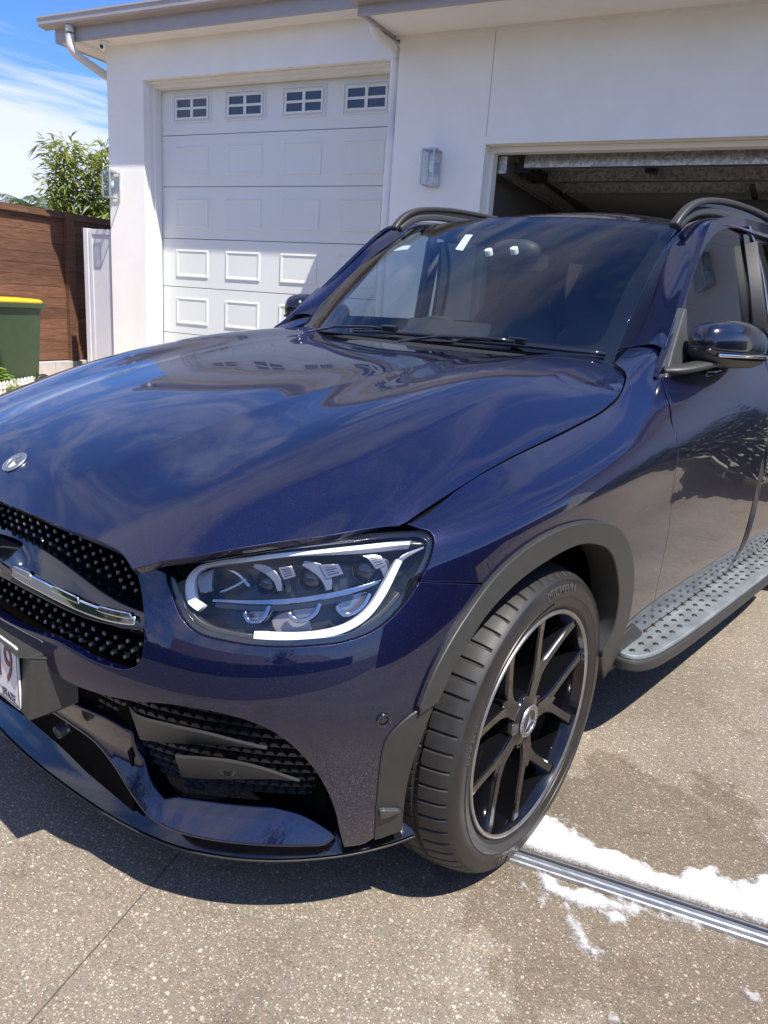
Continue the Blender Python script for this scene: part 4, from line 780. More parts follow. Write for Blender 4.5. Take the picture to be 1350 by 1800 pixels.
# ---- running boards
for mr in (0,1):
    sg=-1 if mr else 1
    outl=[(.800,.60),(.845,.572),(.89,.562),(.92,.575),(.945,.63),(.958,.74),(.966,.95),(.966,2.25),(.95,2.38),(.90,2.42),(.800,2.42)]
    L=loop2([(a,b,1) if i in(0,10) else (a,b) for i,(a,b) in enumerate(outl)],8)
    mb=MB(); mb.prism([(x*sg,y) for x,y in L],.352,.366); bo=mb.build('running_board',M['board'],car,bevel=.003)
    mb=MB(); L2=L*[1,1]; c_=np.array((.88,1.4)); O=inset(L,-.012); mb.prism([(max(x,.77)*sg,y) for x,y in O],.318,.352); mb.build('board_skirt',M['cladding'],bo,bevel=.008)
    for k in range(40):
        y=.66+k*.0445
        for j,x in enumerate((.862,.885,.908,.931)):
            yy=y+(j%2)*.022
            if inpoly(np.array([(x,yy)]),inset(L,.016))[0]:
                pass
    mb=MB()
    for k in range(28):
        for j,x in enumerate((.835,.866,.897,.928)):
            yy=.60+k*.066+(j%2)*.033
            if inpoly(np.array([(x,yy)]),inset(L,.016))[0]: mb.lathe([(0,.0028),(.0070,.0026),(.0090,.0)],Matrix.Translation((x*sg,yy,.366))@Matrix.Diagonal((1,1.25,1,1)),14)
    mb.build('grip_studs',M['rubber'],bo)
    mb=MB(); mb.sweep([Vector((.74*sg,.45,.335)),Vector((.76*sg,.52,.345)),Vector((.765*sg,1.0,.345)),Vector((.765*sg,2.4,.345))],[(-.06,-.05),(.028,-.04),(.030,.012),(.014,.022),(-.06,.02)] if not mr else [(.06,-.05),(-.028,-.04),(-.030,.012),(-.014,.022),(.06,.02)]); mb.build('sill_trim',M['cladding'],car)
    patch(Off(SKIN,.006),dedup(loop2([(2.2142,0.2097,1),(1.9407,0.4627,1),(2.0362,0.4796,1),(2.2285,0.3835,1),(2.3812,0.2324,1)])),'sill_end_cap',M['cladding'],car,smoothed=True,mirror=mr,depth=.05,rnd=.004)
# ---- wheels
def wheel(cx,cy,cz,side=1,steer=0,detail=True,tag='wheel'):
    T=Matrix.Translation((cx,cy,cz))@Matrix.Rotation(steer,4,'Z')@(Matrix(((0,0,1,0),(1,0,0,0),(0,1,0,0),(0,0,0,1))) if side>0 else Matrix(((0,0,-1,0),(1,0,0,0),(0,-1,0,0),(0,0,0,1))))
    rim=MB()
    rim.lathe([(.2665,.108),(.2668,.117),(.264,.1195),(.258,.117),(.254,.108),(.247,.085),(.242,.02),(.240,-.08),(.262,-.112),(.268,-.112)],T,96)
    # hub
    rim.lathe([(.030,.098),(.034,.101),(.045,.098),(.060,.094),(.066,.084),(.068,.03)],T,48)
    for k in range(5):
        a0=R(71+72*k)
        for s_ in (1,-1):
            P=[]
            for r,da,h in ((.045,1.5,.094),(.075,2.6,.093),(.105,4.6,.094),(.135,9,.096),(.165,13.5,.099),(.20,17.2,.103),(.235,19.8,.108),(.2565,21,.110)):
                a=a0+s_*R(da); P.append(Vector((r*math.cos(a),r*math.sin(a),h)))
            P=smooth3(P,4); Wd=np.interp(np.linspace(0,1,len(P)),[0,.3,.5,.8,1],[.036,.032,.026,.024,.032]); V=[]
            for i,p in enumerate(P):
                t=(P[min(i+1,len(P)-1)]-P[max(i-1,0)]).normalized(); sd=t.cross(Vector((0,0,1))).normalized()*s_; wd=Wd[i]; dp=np.interp(i/len(P),[0,.5,1],[.05,.055,.06])
                # outer flank has a bevelled facet
                V+=[p-sd*wd*.62+Vector((0,0,-dp)),p-sd*wd*.5+Vector((0,0,-.004)),p-sd*wd*.36,p+sd*wd*.34,p+sd*wd*.56+Vector((0,0,-.010)),p+sd*wd*.70+Vector((0,0,-dp))]
            V=[T@v for v in V]; F=[(i*6+j,i*6+(j+1)%6,(i+1)*6+(j+1)%6,(i+1)*6+j) for i in range(len(P)-1) for j in range(6)]; rim.add(V,F)
        # web at the fork
        V=[]
        for r,da in ((.04,0),(.10,0),(.142,0)): pass
        c,s_=math.cos(a0),math.sin(a0); web=[(.05,-.018),(.12,-.020),(.150,0),(.12,.020),(.05,.018)]
        rim.prism([(r*c-q*s_,r*s_+q*c) for r,q in web],.03,.0945,T)
    w_=rim.build(tag,M['wheel'],car,sharp=32)
    b=MB(); b.lathe([(.2565,.1165),(.2595,.1190),(.2625,.1202),(.2655,.1198),(.2672,.1170),(.2675,.112)],T,128); b.build('wheel_lip',M['lip'],w_)
    b=MB(); b.lathe([(.0,.1035),(.0275,.1035),(.0280,.1050),(.0375,.1050),(.0388,.1015)],T,48); star(b,T@Matrix.Translation((0,0,.1038))@Matrix.Rotation(R(14),4,'Z'),.0265,.16,.0035)
    cap=b.build('centre_cap',M['satin'],w_,sharp=30)
    b=MB()
    for k in range(24):
        a=k*math.pi/12; b.add([tuple(T@Vector((rr*math.cos(a+da),rr*math.sin(a+da),  .1054))) for rr,da in ((.0302,-.06),(.0355,-.06),(.0355,.05),(.0302,.05))],[(0,1,2,3)])
    b.lathe([(0,.1039),(.0270,.1039)],T,32); b.build('cap_marks',M['lens_dark'],w_)
    b=MB()
    for k in range(5):
        a=R(71+36+72*k); b.lathe([(0,.075),(.006,.075),(.0085,.070),(.0085,.03)],T@Matrix.Translation((.054*math.cos(a),.054*math.sin(a),0)),6)
        b.lathe([(.0095,.0952),(.013,.0956),(.0135,.094)],T@Matrix.Translation((.054*math.cos(a),.054*math.sin(a),0)),20)
    b.build('wheel_bolts',M['lens_dark'],w_)
    b=MB(); b.lathe([(.05,.02),(.085,.02),(.088,-.005),(.175,-.005),(.176,-.010),(.176,-.024),(.175,-.03),(.09,-.03)],T,64)
    for k in range(60):
        a=k*2*math.pi/60*1.0; r=.10+.055*((k*7)%5)/4; b.lathe([(0,-.0045),(.0035,-.0045)],T@Matrix.Translation((r*math.cos(a),r*math.sin(a),0)),8,1)
    b.build('brake_disc',[M['disc'],M['dark']],w_)
    b=MB(); a0,a1=R(118),R(172); pr=[(.115,-.05),(.115,.025),(.135,.045),(.178,.045),(.195,.02),(.195,-.05)]; V=[]
    if side<0: a0,a1=R(188),R(242)
    for i in range(13):
        a=a0+(a1-a0)*i/12; V+=[T@Vector((r*math.cos(a),r*math.sin(a),h)) for r,h in pr]
    b.add(V,[(i*6+j,i*6+(j+1)%6,(i+1)*6+(j+1)%6,(i+1)*6+j) for i in range(12) for j in range(6)]+[(0,1,2,3,4,5),tuple(72+k for k in range(6))[::-1]]); b.build('brake_caliper',M['caliper'],w_,bevel=.006)
    # tyre
    side_=[(.2655,.100),(.2690,.113),(.2720,.1155),(.278,.1175),(.2800,.1205),(.290,.1235),(.305,.1262),(.3065,.1278),(.309,.1278),(.3105,.1262),(.325,.1265),(.340,.1255),(.355,.1225),(.3635,.1190),(.3650,.1200),(.3670,.1188),(.374,.1130),(.3805,.1050),(.3850,.0960),(.3880,.0850)]
    tread=[(.3898,.0650),(.3900,.0560),(.3822,.0545),(.3822,.0435),(.3908,.0420),(.3915,.0130),(.3835,.0115),(.3835,.0)]
    half=side_+tread; half=[(.2655+(r-.2655)*.8016-.009*min(1,(h/.09))**2*(1 if r>.375 else max(0,(r-.30)/.075)),h) for r,h in half]; prof=half+[(r,-h) for r,h in half[::-1][1:]]; K=len(prof); V=[]; NS=60; SUB=13; nA=NS*SUB
    for i in range(nA):
        a=2*math.pi*i/nA
        for j,(r,h) in enumerate(prof):
            hh_=abs(h); aa=a
            ph=i%SUB
            if .045<hh_<.1135 and r>.345 and ph in (0,1): r=r-.0055*(1 if hh_<.106 else .6)
            if .012<hh_<.043 and r>.361 and ph in (6,): r=r-.004
            q=aa+.05*max(0,(.12-hh_))*(1 if h>0 else -1)*1.2
            V.append(T@Vector((r*math.cos(q),r*math.sin(q),h)))
    b=MB(); F=[];
    b.add(V,[(i*K+j,((i+1)%nA)*K+j,((i+1)%nA)*K+j+1,i*K+j+1) for i in range(nA) for j in range(K-1)],0,False)
    ty=b.build('tyre',[M['rubber'],M['sidewall']],w_)
    me=ty.data; Ti=T.inverted()
    for p in me.polygons:
        c=Ti@p.center; r=math.hypot(c.x,c.y); p.use_smooth=True
        if r<.338: p.material_index=1
    me.set_sharp_from_angle(angle=R(40))
    if detail:
        def arc_text(body,size,r,amid,depth=.0006,sxx=1.0,flip=False):
            me=text_mesh(body,size,depth,sxx)
            for v in me.vertices:
                x,y,z=v.co; a=amid+(x/r if flip else -x/r); rr=r-y if flip else r+y
                hh_=np.interp(rr,[.2655,.2755,.285,.2972,.3108,.3215,.331,.336],[.1130,.1175,.1235,.1264,.1268,.1257,.1227,.119])
                v.co=T@Vector((rr*math.cos(a),rr*math.sin(a),hh_+.0002+z*1.0))
            link('tyre_lettering',me,M['letter'],w_)
        arc_text('MICHELIN',.027,.3185,R(84),.0011,1.2); arc_text('MICHELIN',.027,.3185,R(262),.0011,1.2)
        arc_text('255/45 ZR 20',.013,.305,R(165),.0008,1.15)
        b=MB()
        for k in range(90):
            a=R(90)+k*R(1.0) ; b.box((.2890,-.0006,.1240),(.2960,.0006,.1266),0,T@Matrix.Rotation(a,4,'Z'))
        b.build('tyre_ribs',M['sidewall'],w_)
        for k in range(14):
            pass
    return w_
M['letter']=mat('raised tyre lettering',(.050,.048,.045),.4)
wheel(.812,-.030,.398,1,.035)
wheel(-.812,-.030,.398,-1,.035,False)
wheel(.812,2.843,.398,1,0,False); wheel(-.812,2.843,.398,-1,0,False)
# ---- cabin
mb=MB(); mb.grid(lambda u,v:(u,.72+.42*v+.0*abs(u),1.150+.03*math.sin(v*3.1)-.05*v**3-.03*(abs(u)/.66)**3),list(np.linspace(-.68,.68,25)),list(np.linspace(0,1,10))); mb.box((-.68,1.10,.80),(.68,1.16,1.10)); mb.build('dashboard',M['interior'],car)
def blob(mb,c,s,n=10,m_=16,p=2.5,T=None):
    V=[];
    for i in range(n+1):
        th=math.pi*i/n
        for j in range(m_):
            ph=2*math.pi*j/m_; f=lambda q:math.copysign(abs(q)**(2/p),q)
            v=Vector((s[0]*f(math.sin(th))*f(math.cos(ph)),s[1]*f(math.sin(th))*f(math.sin(ph)),s[2]*f(math.cos(th)))); v=(T@v if T is not None else v)+Vector(c); V.append(tuple(v))
    mb.add(V,[(i*m_+j,i*m_+(j+1)%m_,(i+1)*m_+(j+1)%m_,(i+1)*m_+j) for i in range(n) for j in range(m_)],0,True)
for x in (-.37,.37):
    Tt=Matrix.Rotation(R(-14),4,'X'); mb=MB(); blob(mb,(x,1.78,1.06),(.25,.07,.33),T=Tt.to_3x3()); blob(mb,(x,1.52,.78),(.25,.27,.09)); st_=mb.build('front_seat',M['seat'],car)
    mb=MB(); blob(mb,(x,1.86,1.45),(.13,.05,.09)); mb.build('headrest',M['seat'],st_)
    mb=MB(); mb.tube([(x-.05,1.85,1.36),(x-.05,1.855,1.42)],.006); mb.tube([(x+.05,1.85,1.36),(x+.05,1.855,1.42)],.006); mb.build('headrest_posts',M['chrome'],st_)
mb=MB(); blob(mb,(0,2.62,1.02),(.60,.08,.32)); mb.build('rear_seat',M['seat'],car)
T=Matrix.Translation((-.37,1.14,1.075))@Matrix.Rotation(R(64),4,'X'); mb=MB(); ring=[T@Vector((.185*math.cos(a),.185*math.sin(a),0)) for a in np.linspace(0,2*math.pi,49)[:-1]]; mb.tube(ring,.015,closed=True); mb.prism(rrect(.15,.10,.03),-.02,.015,T); mb.prism([(-.17,-.02),(.17,-.02),(.17,.02),(-.17,.02)],-.01,.005,T); mb.build('steering_wheel',M['interior'],car,bevel=.003)
mb=MB(); mb.prism(rrect(.40,.105,.012),-.008,.008,Matrix.Translation((-.18,1.03,1.19))@Matrix.Rotation(R(72),4,'X')); mb.build('dash_screen',M['frit'],car)
P=WS(0,.86)[0]; mb=MB(); blob(mb,(0,P[1]+.07,P[2]-.075),(.10,.05,.045)); mb.build('mirror_housing',M['interior'],car)
mb=MB(); mb.prism(rrect(.25,.065,.02),-.012,.012,Matrix.Translation((.0,P[1]+.10,P[2]-.11))@Matrix.Rotation(R(84),4,'X')); mb.build('rear_view_mirror',M['interior'],car)
def sticker(S,px4,name,m,off): patch(Off(S,off),dedup(loop2([(a,b,1) for a,b in [x[:2] for x in px4]])),name,m,car,smoothed=True,depth=.0005,rnd=0,step=.02)
WSU=WSs
sticker(WSs,[(-0.1911,0.5710),(-0.1493,0.5680),(-0.0932,0.4527),(-0.1383,0.4613)],'screen_sticker',M['skyblue'],-.003)
sticker(WSs,[(-0.5211,0.5236),(-0.4530,0.5172),(-0.4374,0.4849),(-0.5400,0.4868)],'screen_sticker',M['skyblue'],-.003)
for q in ([(0.1224,0.4750)][0],[(0.0211,0.4604)][0]):
    disc_on(Off(WSs,-.004),q,.014,'screen_sensor',M['skyblue'],h=.001,both=False)
# B pillars and dark cabin sides so the far windows read as windows
for s_ in (-1,1):
    mb=MB(); mb.sweep([Vector((.82*s_,1.66,1.12)),Vector((.70*s_,1.58,1.58))],rrect(.05,.09,.01)); mb.build('b_pillar',M['interior'],car)
# ================================================================== THE PLACE
BA=R(13.5); UU=Vector((math.cos(BA),math.sin(BA),0)); ND=Vector((-math.sin(BA),math.cos(BA),0)); O3=Vector((1.62435521,-1.44498294,0))
TB=Matrix(((UU.x,ND.x,0,O3.x),(UU.y,ND.y,0,O3.y),(0,0,1,0),(0,0,0,1)))   # (along the wall, towards it, up) -> scene
def bx(mb,u0,u1,d0,d1,z0,z1,mi=0): return mb.box((u0,d0,z0),(u1,d1,z1),mi,TB)
def wallmat(name,c,r=.75,bs=.05): return vary(mat(name,c,r),2.2,.035,5,.05,bs,.003)
WM=wallmat('white rendered wall',(.845,.825,.765)); TRIM=wallmat('cream trim',(.78,.76,.72)); DOORM=vary(mat('off-white garage door',(.70,.72,.69),.42),1.5,.02,3,.03)
GUT=vary(mat('grey gutter',(.37,.335,.32),.4,.0,.3),4,.06); SOF=wallmat('white soffit',(.80,.77,.73)); ROOFM=vary(mat('pale roof sheet',(.62,.62,.62),.5,.2),3,.05)
GALV=mat('galvanised steel',(.50,.49,.47),.38,.85)
nt=GALV.node_tree; v=N(nt,'ShaderNodeTexVoronoi'); v.inputs['Scale'].default_value=45; nt.links.new(tex_coord(nt),v.inputs['Vector']); s_=N(nt,'ShaderNodeSeparateColor'); nt.links.new(v.outputs['Color'],s_.inputs[0])
nt.links.new(ramp(nt,s_.outputs[0],[(0,(.30,.29,.28)),(1,(.62,.61,.58))]),nt.nodes['Principled BSDF'].inputs['Base Color'])
PANE=mat('door window pane',(.035,.04,.06),.08,0,.6)
# ---- ground
gm=mat('exposed aggregate concrete',(.2,.18,.16),.8); nt=gm.node_tree; b=nt.nodes['Principled BSDF']; tcv=tex_coord(nt)
def vor(scale,feat='F1'):
    q=N(nt,'ShaderNodeTexVoronoi',feature=feat); q.inputs['Scale'].default_value=scale; nt.links.new(wv,q.inputs['Vector']); return q
nw=N(nt,'ShaderNodeTexNoise'); nw.inputs['Scale'].default_value=60; nt.links.new(tcv,nw.inputs['Vector']); wva=N(nt,'ShaderNodeVectorMath',operation='MULTIPLY_ADD'); nt.links.new(nw.outputs['Color'],wva.inputs[0]); wva.inputs[1].default_value=(.006,.006,.006); nt.links.new(tcv,wva.inputs[2]); wv=wva.outputs[0]
v1=vor(175); v2=vor(80); v3=vor(300)
def sepc(q,i=0):
    s=N(nt,'ShaderNodeSeparateColor'); nt.links.new(q.outputs['Color'],s.inputs[0]); return s.outputs[i]
base=ramp(nt,noise(nt,wv,420,3),[(.3,(.13,.112,.086)),(.7,(.28,.245,.195))])
st1=ramp(nt,sepc(v1),[(0,(.13,.105,.078)),(.30,(.20,.165,.125)),(.55,(.29,.25,.20)),(.75,(.36,.30,.23)),(.88,(.50,.45,.37)),(.94,(.33,.17,.09)),(1,(.66,.63,.57))])
def lt(x,t,wd=.06):
    m=N(nt,'ShaderNodeMapRange',interpolation_type='SMOOTHSTEP'); m.inputs[1].default_value=t; m.inputs[2].default_value=t-wd; nt.links.new(x,m.inputs[0]); return m.outputs[0]
m1=lt(v1.outputs['Distance'],.46,.12); col=mixc(nt,m1,base,st1)
big=M2(nt,'MULTIPLY',lt(v2.outputs['Distance'],.36,.08),lt(sepc(v2,1),.09,.01)); st2=ramp(nt,sepc(v2,2),[(0,(.52,.49,.43)),(.5,(.42,.34,.25)),(.75,(.55,.52,.48)),(.9,(.35,.17,.10)),(1,(.30,.29,.28))]); col=mixc(nt,big,col,st2)
sp=M2(nt,'MULTIPLY',lt(v3.outputs['Distance'],.38,.1),lt(sepc(v3,0),.07,.01)); col=mixc(nt,sp,col,(.70,.66,.60))
pt=ramp(nt,noise(nt,tcv,1.3,5,.6,.3),[(.35,(.70,.69,.67)),(.65,(.98,.965,.94))]); col=mixc(nt,1.0,col,pt,'MULTIPLY')
st=ramp(nt,noise(nt,tcv,5.0,5,.65,.5),[(.58,(1,1,1)),(.74,(.66,.63,.56))]); col=mixc(nt,1.0,col,st,'MULTIPLY')
dw=N(nt,'ShaderNodeVectorMath',operation='DISTANCE'); nt.links.new(tcv,dw.inputs[0]); dw.inputs[1].default_value=(1.25,.12,0)
wet=lt(M2(nt,'ADD',dw.outputs['Value'],M2(nt,'MULTIPLY',M2(nt,'SUBTRACT',noise(nt,tcv,4.5,6,.6,.4),.5),.9)),.52,.06)
col=mixc(nt,wet,col,mixc(nt,1.0,col,(.70,.67,.62),'MULTIPLY')); nt.links.new(col,b.inputs['Base Color']); hgt=M2(nt,'ADD',M2(nt,'MULTIPLY',m1,.6),M2(nt,'MULTIPLY',big,.8)); bump(gm,hgt,.35,.003)
rr_=N(nt,'ShaderNodeMapRange'); rr_.inputs[3].default_value=.8; rr_.inputs[4].default_value=.5; nt.links.new(m1,rr_.inputs[0]); nt.links.new(rr_.outputs[0],b.inputs['Roughness'])
mb=MB(); mb.add([(-400,-400,0),(400,-400,0),(400,400,0),(-400,400,0)],[(0,1,2,3)]); mb.build('driveway',gm,kind='structure').location.z=.03
# joint cut in the slab
jd=(Vector((.527,-.994,0))-Vector((.352,-.564,0))).normalized(); js=jd.cross(Vector((0,0,1))); p0=Vector((.352,-.564,0))-jd*2.5; 
jm=mat('dark joint',(.07,.062,.052),.9)
import mathutils.noise as mn
mb=MB(); L_=[];
for i in range(260):
    p=p0+jd*(i*.02); wob=mn.noise(Vector((i*.35,3,0)))*.0012; w_=.0015+.0008*mn.noise(Vector((i*.9,9,0))); L_+=[tuple(p+js*(wob-w_)+Vector((0,0,.002))),tuple(p+js*(wob+w_)+Vector((0,0,.002)))]
mb.add(L_,[(2*i,2*i+1,2*i+3,2*i+2) for i in range(259)]); mb.build('expansion_joint',jm,kind='structure').location.z=.03
# garden strip left of the drive and street behind
pm=vary(mat('beige pavement',(.46,.38,.29),.8),6,.12); mb=MB(); bx(mb,-13,-7.0,-2.0,10,.0005,.004); mb.build('path',pm,kind='structure').location.z=.03
am=vary(mat('asphalt',(.055,.055,.055),.85),8,.25); mb=MB(); mb.box((-60,-12.5,.001),(60,-2.35,.005)); mb.build('road',am,kind='structure').location.z=.03  # unseen asphalt, near edge brought close so the bumper mirrors dark ground
gr=vary(mat('lawn',(.05,.085,.02),.9),14,.4); mb=MB(); mb.box((-60,-26,.002),(60,-12.5,.02)); mb.box((8.2,-2.3,.002),(24,30,.015)); mb.build('verge',gr,kind='structure').location.z=.03
# ---- strip drain
dd_=(Vector((1.451,.133,0))-Vector((.912,-.043,0))).normalized(); dn=Vector((-dd_.y,dd_.x,0)); da=Vector((.912,-.047,0))-dd_*.35
DT=Matrix(((dd_.x,dn.x,0,da.x),(dd_.y,dn.y,0,da.y),(0,0,1,0),(0,0,0,1)))
ALU=vary(mat('wet aluminium strip',(.40,.42,.44),.36,.8),18,.18,5,.10,.05,.0008,(1,6,1))
dr=thing('strip_drain','narrow aluminium strip drain let into the driveway beside the front wheel','drain',(0,0,.03))
mb=MB(); Ld=4.2
prof=[(0,.001),(.001,.008),(.004,.010),(.012,.008),(.020,.0075),(.024,.0095),(.034,.0100),(.037,.006),(.040,.0055),(.044,.006),(.046,.0095),(.050,.0095),(.052,.001)]
n=len(prof); V=[tuple(DT@Vector((x,y,z))) for x in (0,Ld) for y,z in prof]; mb.add(V,[(i,i+n,i+1+n,i+1) for i in range(n-1)]); mb.build('drain_strip',ALU,dr)
mb=MB(); mb.box((0,.0372,.002),(Ld,.0438,.0095),0,DT); mb.box((0,.0505,.002),(Ld,.0545,.0075),0,DT); mb.build('drain_seal',mat('black seal',(.02,.02,.02),.7),dr)
for x in (1.03,1.95,2.9): 
    mb=MB(); mb.lathe([(0,.0095),(.004,.0098),(.0062,.0090),(.0065,.0070)],DT@Matrix.Translation((x-.02,.012,.0005)),16); mb.lathe([(.0,.0100),(.0018,.0100)],DT@Matrix.Translation((x-.02,.012,.0005)),6); mb.build('drain_screw',M['satin'],dr)
# ---- foam
fpoly=[np.array(q)[:,:2] for q in ([(0.8648,-0.0711,0.0380),(0.8640,0.0595,0.0380),(0.8348,0.1585,0.0380),(0.9159,0.1857,0.0380),(0.9725,0.1863,0.0380),(1.0388,0.1630,0.0380),(1.0905,0.1809,0.0380),(1.1445,0.1905,0.0380),(1.1867,0.1734,0.0380),(1.2263,0.2134,0.0380),(1.2407,0.2686,0.0380),(1.2795,0.2942,0.0380),(1.3354,0.2840,0.0380),(1.3713,0.3385,0.0380),(1.4101,0.3855,0.0380),(1.5527,0.4638,0.0380),(1.5924,0.2307,0.0380),(1.4381,0.1791,0.0380),(1.1843,0.0791,0.0380),(0.9874,0.0121,0.0380),(0.9186,-0.0165,0.0380)],
 [(0.9918,-0.0620,0.0380),(1.0288,-0.0622,0.0380),(1.0763,-0.0438,0.0380),(1.1078,-0.0779,0.0380),(1.0891,-0.1079,0.0380),(1.0607,-0.0546,0.0380),(1.0453,-0.1173,0.0380),(1.0208,-0.0945,0.0380)],[(1.0774,-0.0990,0.0380),(1.1124,-0.0869,0.0380),(1.1740,-0.1311,0.0380),(1.2128,-0.1192,0.0380),(1.2104,-0.1933,0.0380),(1.1820,-0.1733,0.0380),(1.1287,-0.1447,0.0380)],
 [(1.1043,-0.0301,0.0380),(1.1473,-0.0200,0.0380),(1.1853,-0.0006,0.0380),(1.1921,0.0293,0.0380),(1.2035,-0.0274,0.0380),(1.1821,-0.0662,0.0380),(1.1350,-0.0507,0.0380)],[(0.9501,-0.0810,0.0380),(0.9823,-0.0715,0.0380),(1.0073,-0.0887,0.0380),(0.9841,-0.1071,0.0380)],[(1.0934,0.5525,0.0380),(1.1129,0.5653,0.0380),(1.1346,0.5581,0.0380),(1.1149,0.5376,0.0380)],[(1.2664,-0.2737,0.0380),(1.2745,-0.2543,0.0380),(1.2901,-0.2637,0.0380),(1.2815,-0.2818,0.0380)])]
fpoly+=[np.array(q)[:,:2] for q in ([(0.9690,-0.0358,0.0380),(1.0689,-0.0020,0.0380),(1.1756,0.0365,0.0380),(1.2346,0.0531,0.0380),(1.2254,0.0121,0.0380),(1.1561,-0.0388,0.0380),(1.0924,-0.0749,0.0380),(1.0247,-0.0809,0.0380)],[(1.2636,0.0775,0.0380),(1.3336,0.0908,0.0380),(1.3284,0.0703,0.0380),(1.2723,0.0543,0.0380)],[(1.2013,0.0386,0.0380),(1.2582,0.0583,0.0380),(1.2881,0.0456,0.0380),(1.2475,0.0207,0.0380)],[(1.3535,0.1040,0.0380),(1.3824,0.1066,0.0380),(1.4032,0.0955,0.0380),(1.3794,0.0781,0.0380)],[(1.4488,-0.0241,0.0380),(1.4818,-0.0097,0.0380),(1.4949,-0.0401,0.0380),(1.4649,-0.0436,0.0380)])]
xs=np.arange(.76,1.75,.0036); ys=np.arange(-.40,.50,.0036); GX,GY=np.meshgrid(xs,ys); PP=np.stack([GX.ravel(),GY.ravel()],1)
nz=np.array([mn.fractal(Vector((x*22,y*22,0)),.9,2.1,6) for x,y in PP]); nz2=np.array([mn.fractal(Vector((x*9+7,y*9,5)),.8,2.0,5) for x,y in PP]); nz3=np.array([mn.noise(Vector((x*190,y*190,1))) for x,y in PP])
drf=((PP[:,0]-da.x)*dn.x+(PP[:,1]-da.y)*dn.y)
for i,pg in enumerate(fpoly):
    d_=distpoly(PP,pg); s__=np.where(inpoly(PP,pg),d_,-d_); am_=.026 if i==0 else .020
    h_=s__+am_*nz+.0015*nz3-(.002 if i==0 else .002)
    if i==0: h_=np.minimum(h_,drf-.055+.004*nz2)
    H=h_ if i==0 else np.maximum(H,h_)
Z=.004+.012*np.clip(H/.06,0,1)**.6*(1+.55*nz2)+.0010*nz3+.003*nz; Z=Z+np.where((drf>-.006)&(drf<.056),.008,0); Z=np.maximum(Z,.0032)
Wn=len(xs); keep=H>-.006; F=[]
for j in range(len(ys)-1):
    for i in range(Wn-1):
        a=j*Wn+i; q=(a,a+1,a+1+Wn,a+Wn)
        if all(keep[k] for k in q): F.append(q)
us_=sorted({k for f in F for k in f}); mp={k:i for i,k in enumerate(us_)}; V=[(PP[k,0],PP[k,1],Z[k]) for k in us_]; TH=[float(H[k]) for k in us_]
fm=mat('soap foam',(.60,.605,.62),.6); fm.node_tree.nodes['Principled BSDF'].inputs['Subsurface Weight'].default_value=.3; fm.node_tree.nodes['Principled BSDF'].inputs['Subsurface Radius'].default_value=(.01,.01,.012)
ntf=fm.node_tree; bump(fm,noise(ntf,tex_coord(ntf),260,5,.7),.35,.002)
at_=N(ntf,'ShaderNodeAttribute',attribute_name='thick'); e1=M2(ntf,'ADD',at_.outputs['Fac'],M2(ntf,'MULTIPLY',M2(ntf,'SUBTRACT',noise(ntf,tex_coord(ntf),230,4,.75),  .5),.042)); mr_=N(ntf,'ShaderNodeMapRange',interpolation_type='SMOOTHSTEP'); mr_.inputs[1].default_value=-.002; mr_.inputs[2].default_value=.032; ntf.links.new(e1,mr_.inputs[0]); ntf.links.new(mr_.outputs[0],ntf.nodes['Principled BSDF'].inputs['Alpha'])
mb=MB(); mb.add(V,[tuple(mp[k] for k in f) for f in F],0,True); fo_=mb.build('soap_foam',fm,fix=False,label='white soap foam spread over the driveway by the front wheel',category='foam',kind='stuff')
fo_.location.z=.03; fa_=fo_.data.attributes.new('thick','FLOAT','POINT'); fa_.data.foreach_set('value',TH)
# ---- the house
house=thing('white_house','white rendered house with a panelled garage door beside an open garage','house',tuple(TB@Vector((0,8,0))))
house_inv=Matrix.Translation(-Vector(house.location))
def hb(mb,name,m,bevel=0,parent=None,**k):
    mb.v=[(x-house.location.x,y-house.location.y,z) for x,y,z in mb.v] if parent is None else mb.v
    return mb.build(name,m,parent or house,bevel=bevel,**k)
def hsub(mb,name,m,par,**k):
    mb.v=[(x-house.location.x,y-house.location.y,z) for x,y,z in mb.v]; return mb.build(name,m,par,**k)
LU0,LU1,LZ=-6.97,-3.70,3.55      # tall door opening
mb=MB(); bx(mb,-7.53,LU0,7.2,7.43,0,3.94); bx(mb,LU0,-3.40,7.2,7.43,LZ,3.94); bx(mb,-7.53,-7.30,7.43,14,0,3.94); bx(mb,LU1,-3.415,7.2,7.43,0,LZ); hb(mb,'wall',WM)
RZ=2.65
mb=MB(); bx(mb,-3.415,-2.54,6.6,6.84,0,3.57); bx(mb,-2.5395,1.55,6.6,6.84,RZ,3.57); bx(mb,1.5505,5.6,6.6,6.84,0,3.57); bx(mb,-3.415,-3.20,6.84,7.199,0,3.57); bx(mb,5.38,5.6,6.84,13,0,3.57); hb(mb,'wall',WM)
mb=MB(); bx(mb,-2.543,-2.537,6.5985,6.60,RZ+.06,3.5); hb(mb,'wall_joint',mat('shadow joint',(.45,.45,.45),.9))
# frames inside the openings
mb=MB(); bx(mb,LU0,LU0+.05,7.33,7.428,0,LZ-.001); bx(mb,LU0+.05,LU1,7.33,7.428,LZ-.06,LZ-.001); bx(mb,LU0,LU0+.02,7.27,7.33,0,LZ-.002); bx(mb,LU0+.02,LU1,7.27,7.33,LZ-.025,LZ-.002); hb(mb,'door_frame',TRIM)
mb=MB(); bx(mb,-2.538,-2.50,6.72,6.83,0,RZ-.003); bx(mb,-2.50,1.53,6.72,6.83,RZ-.045,RZ-.003); bx(mb,1.53,1.549,6.72,6.83,0,RZ-.003); hb(mb,'door_frame',TRIM)
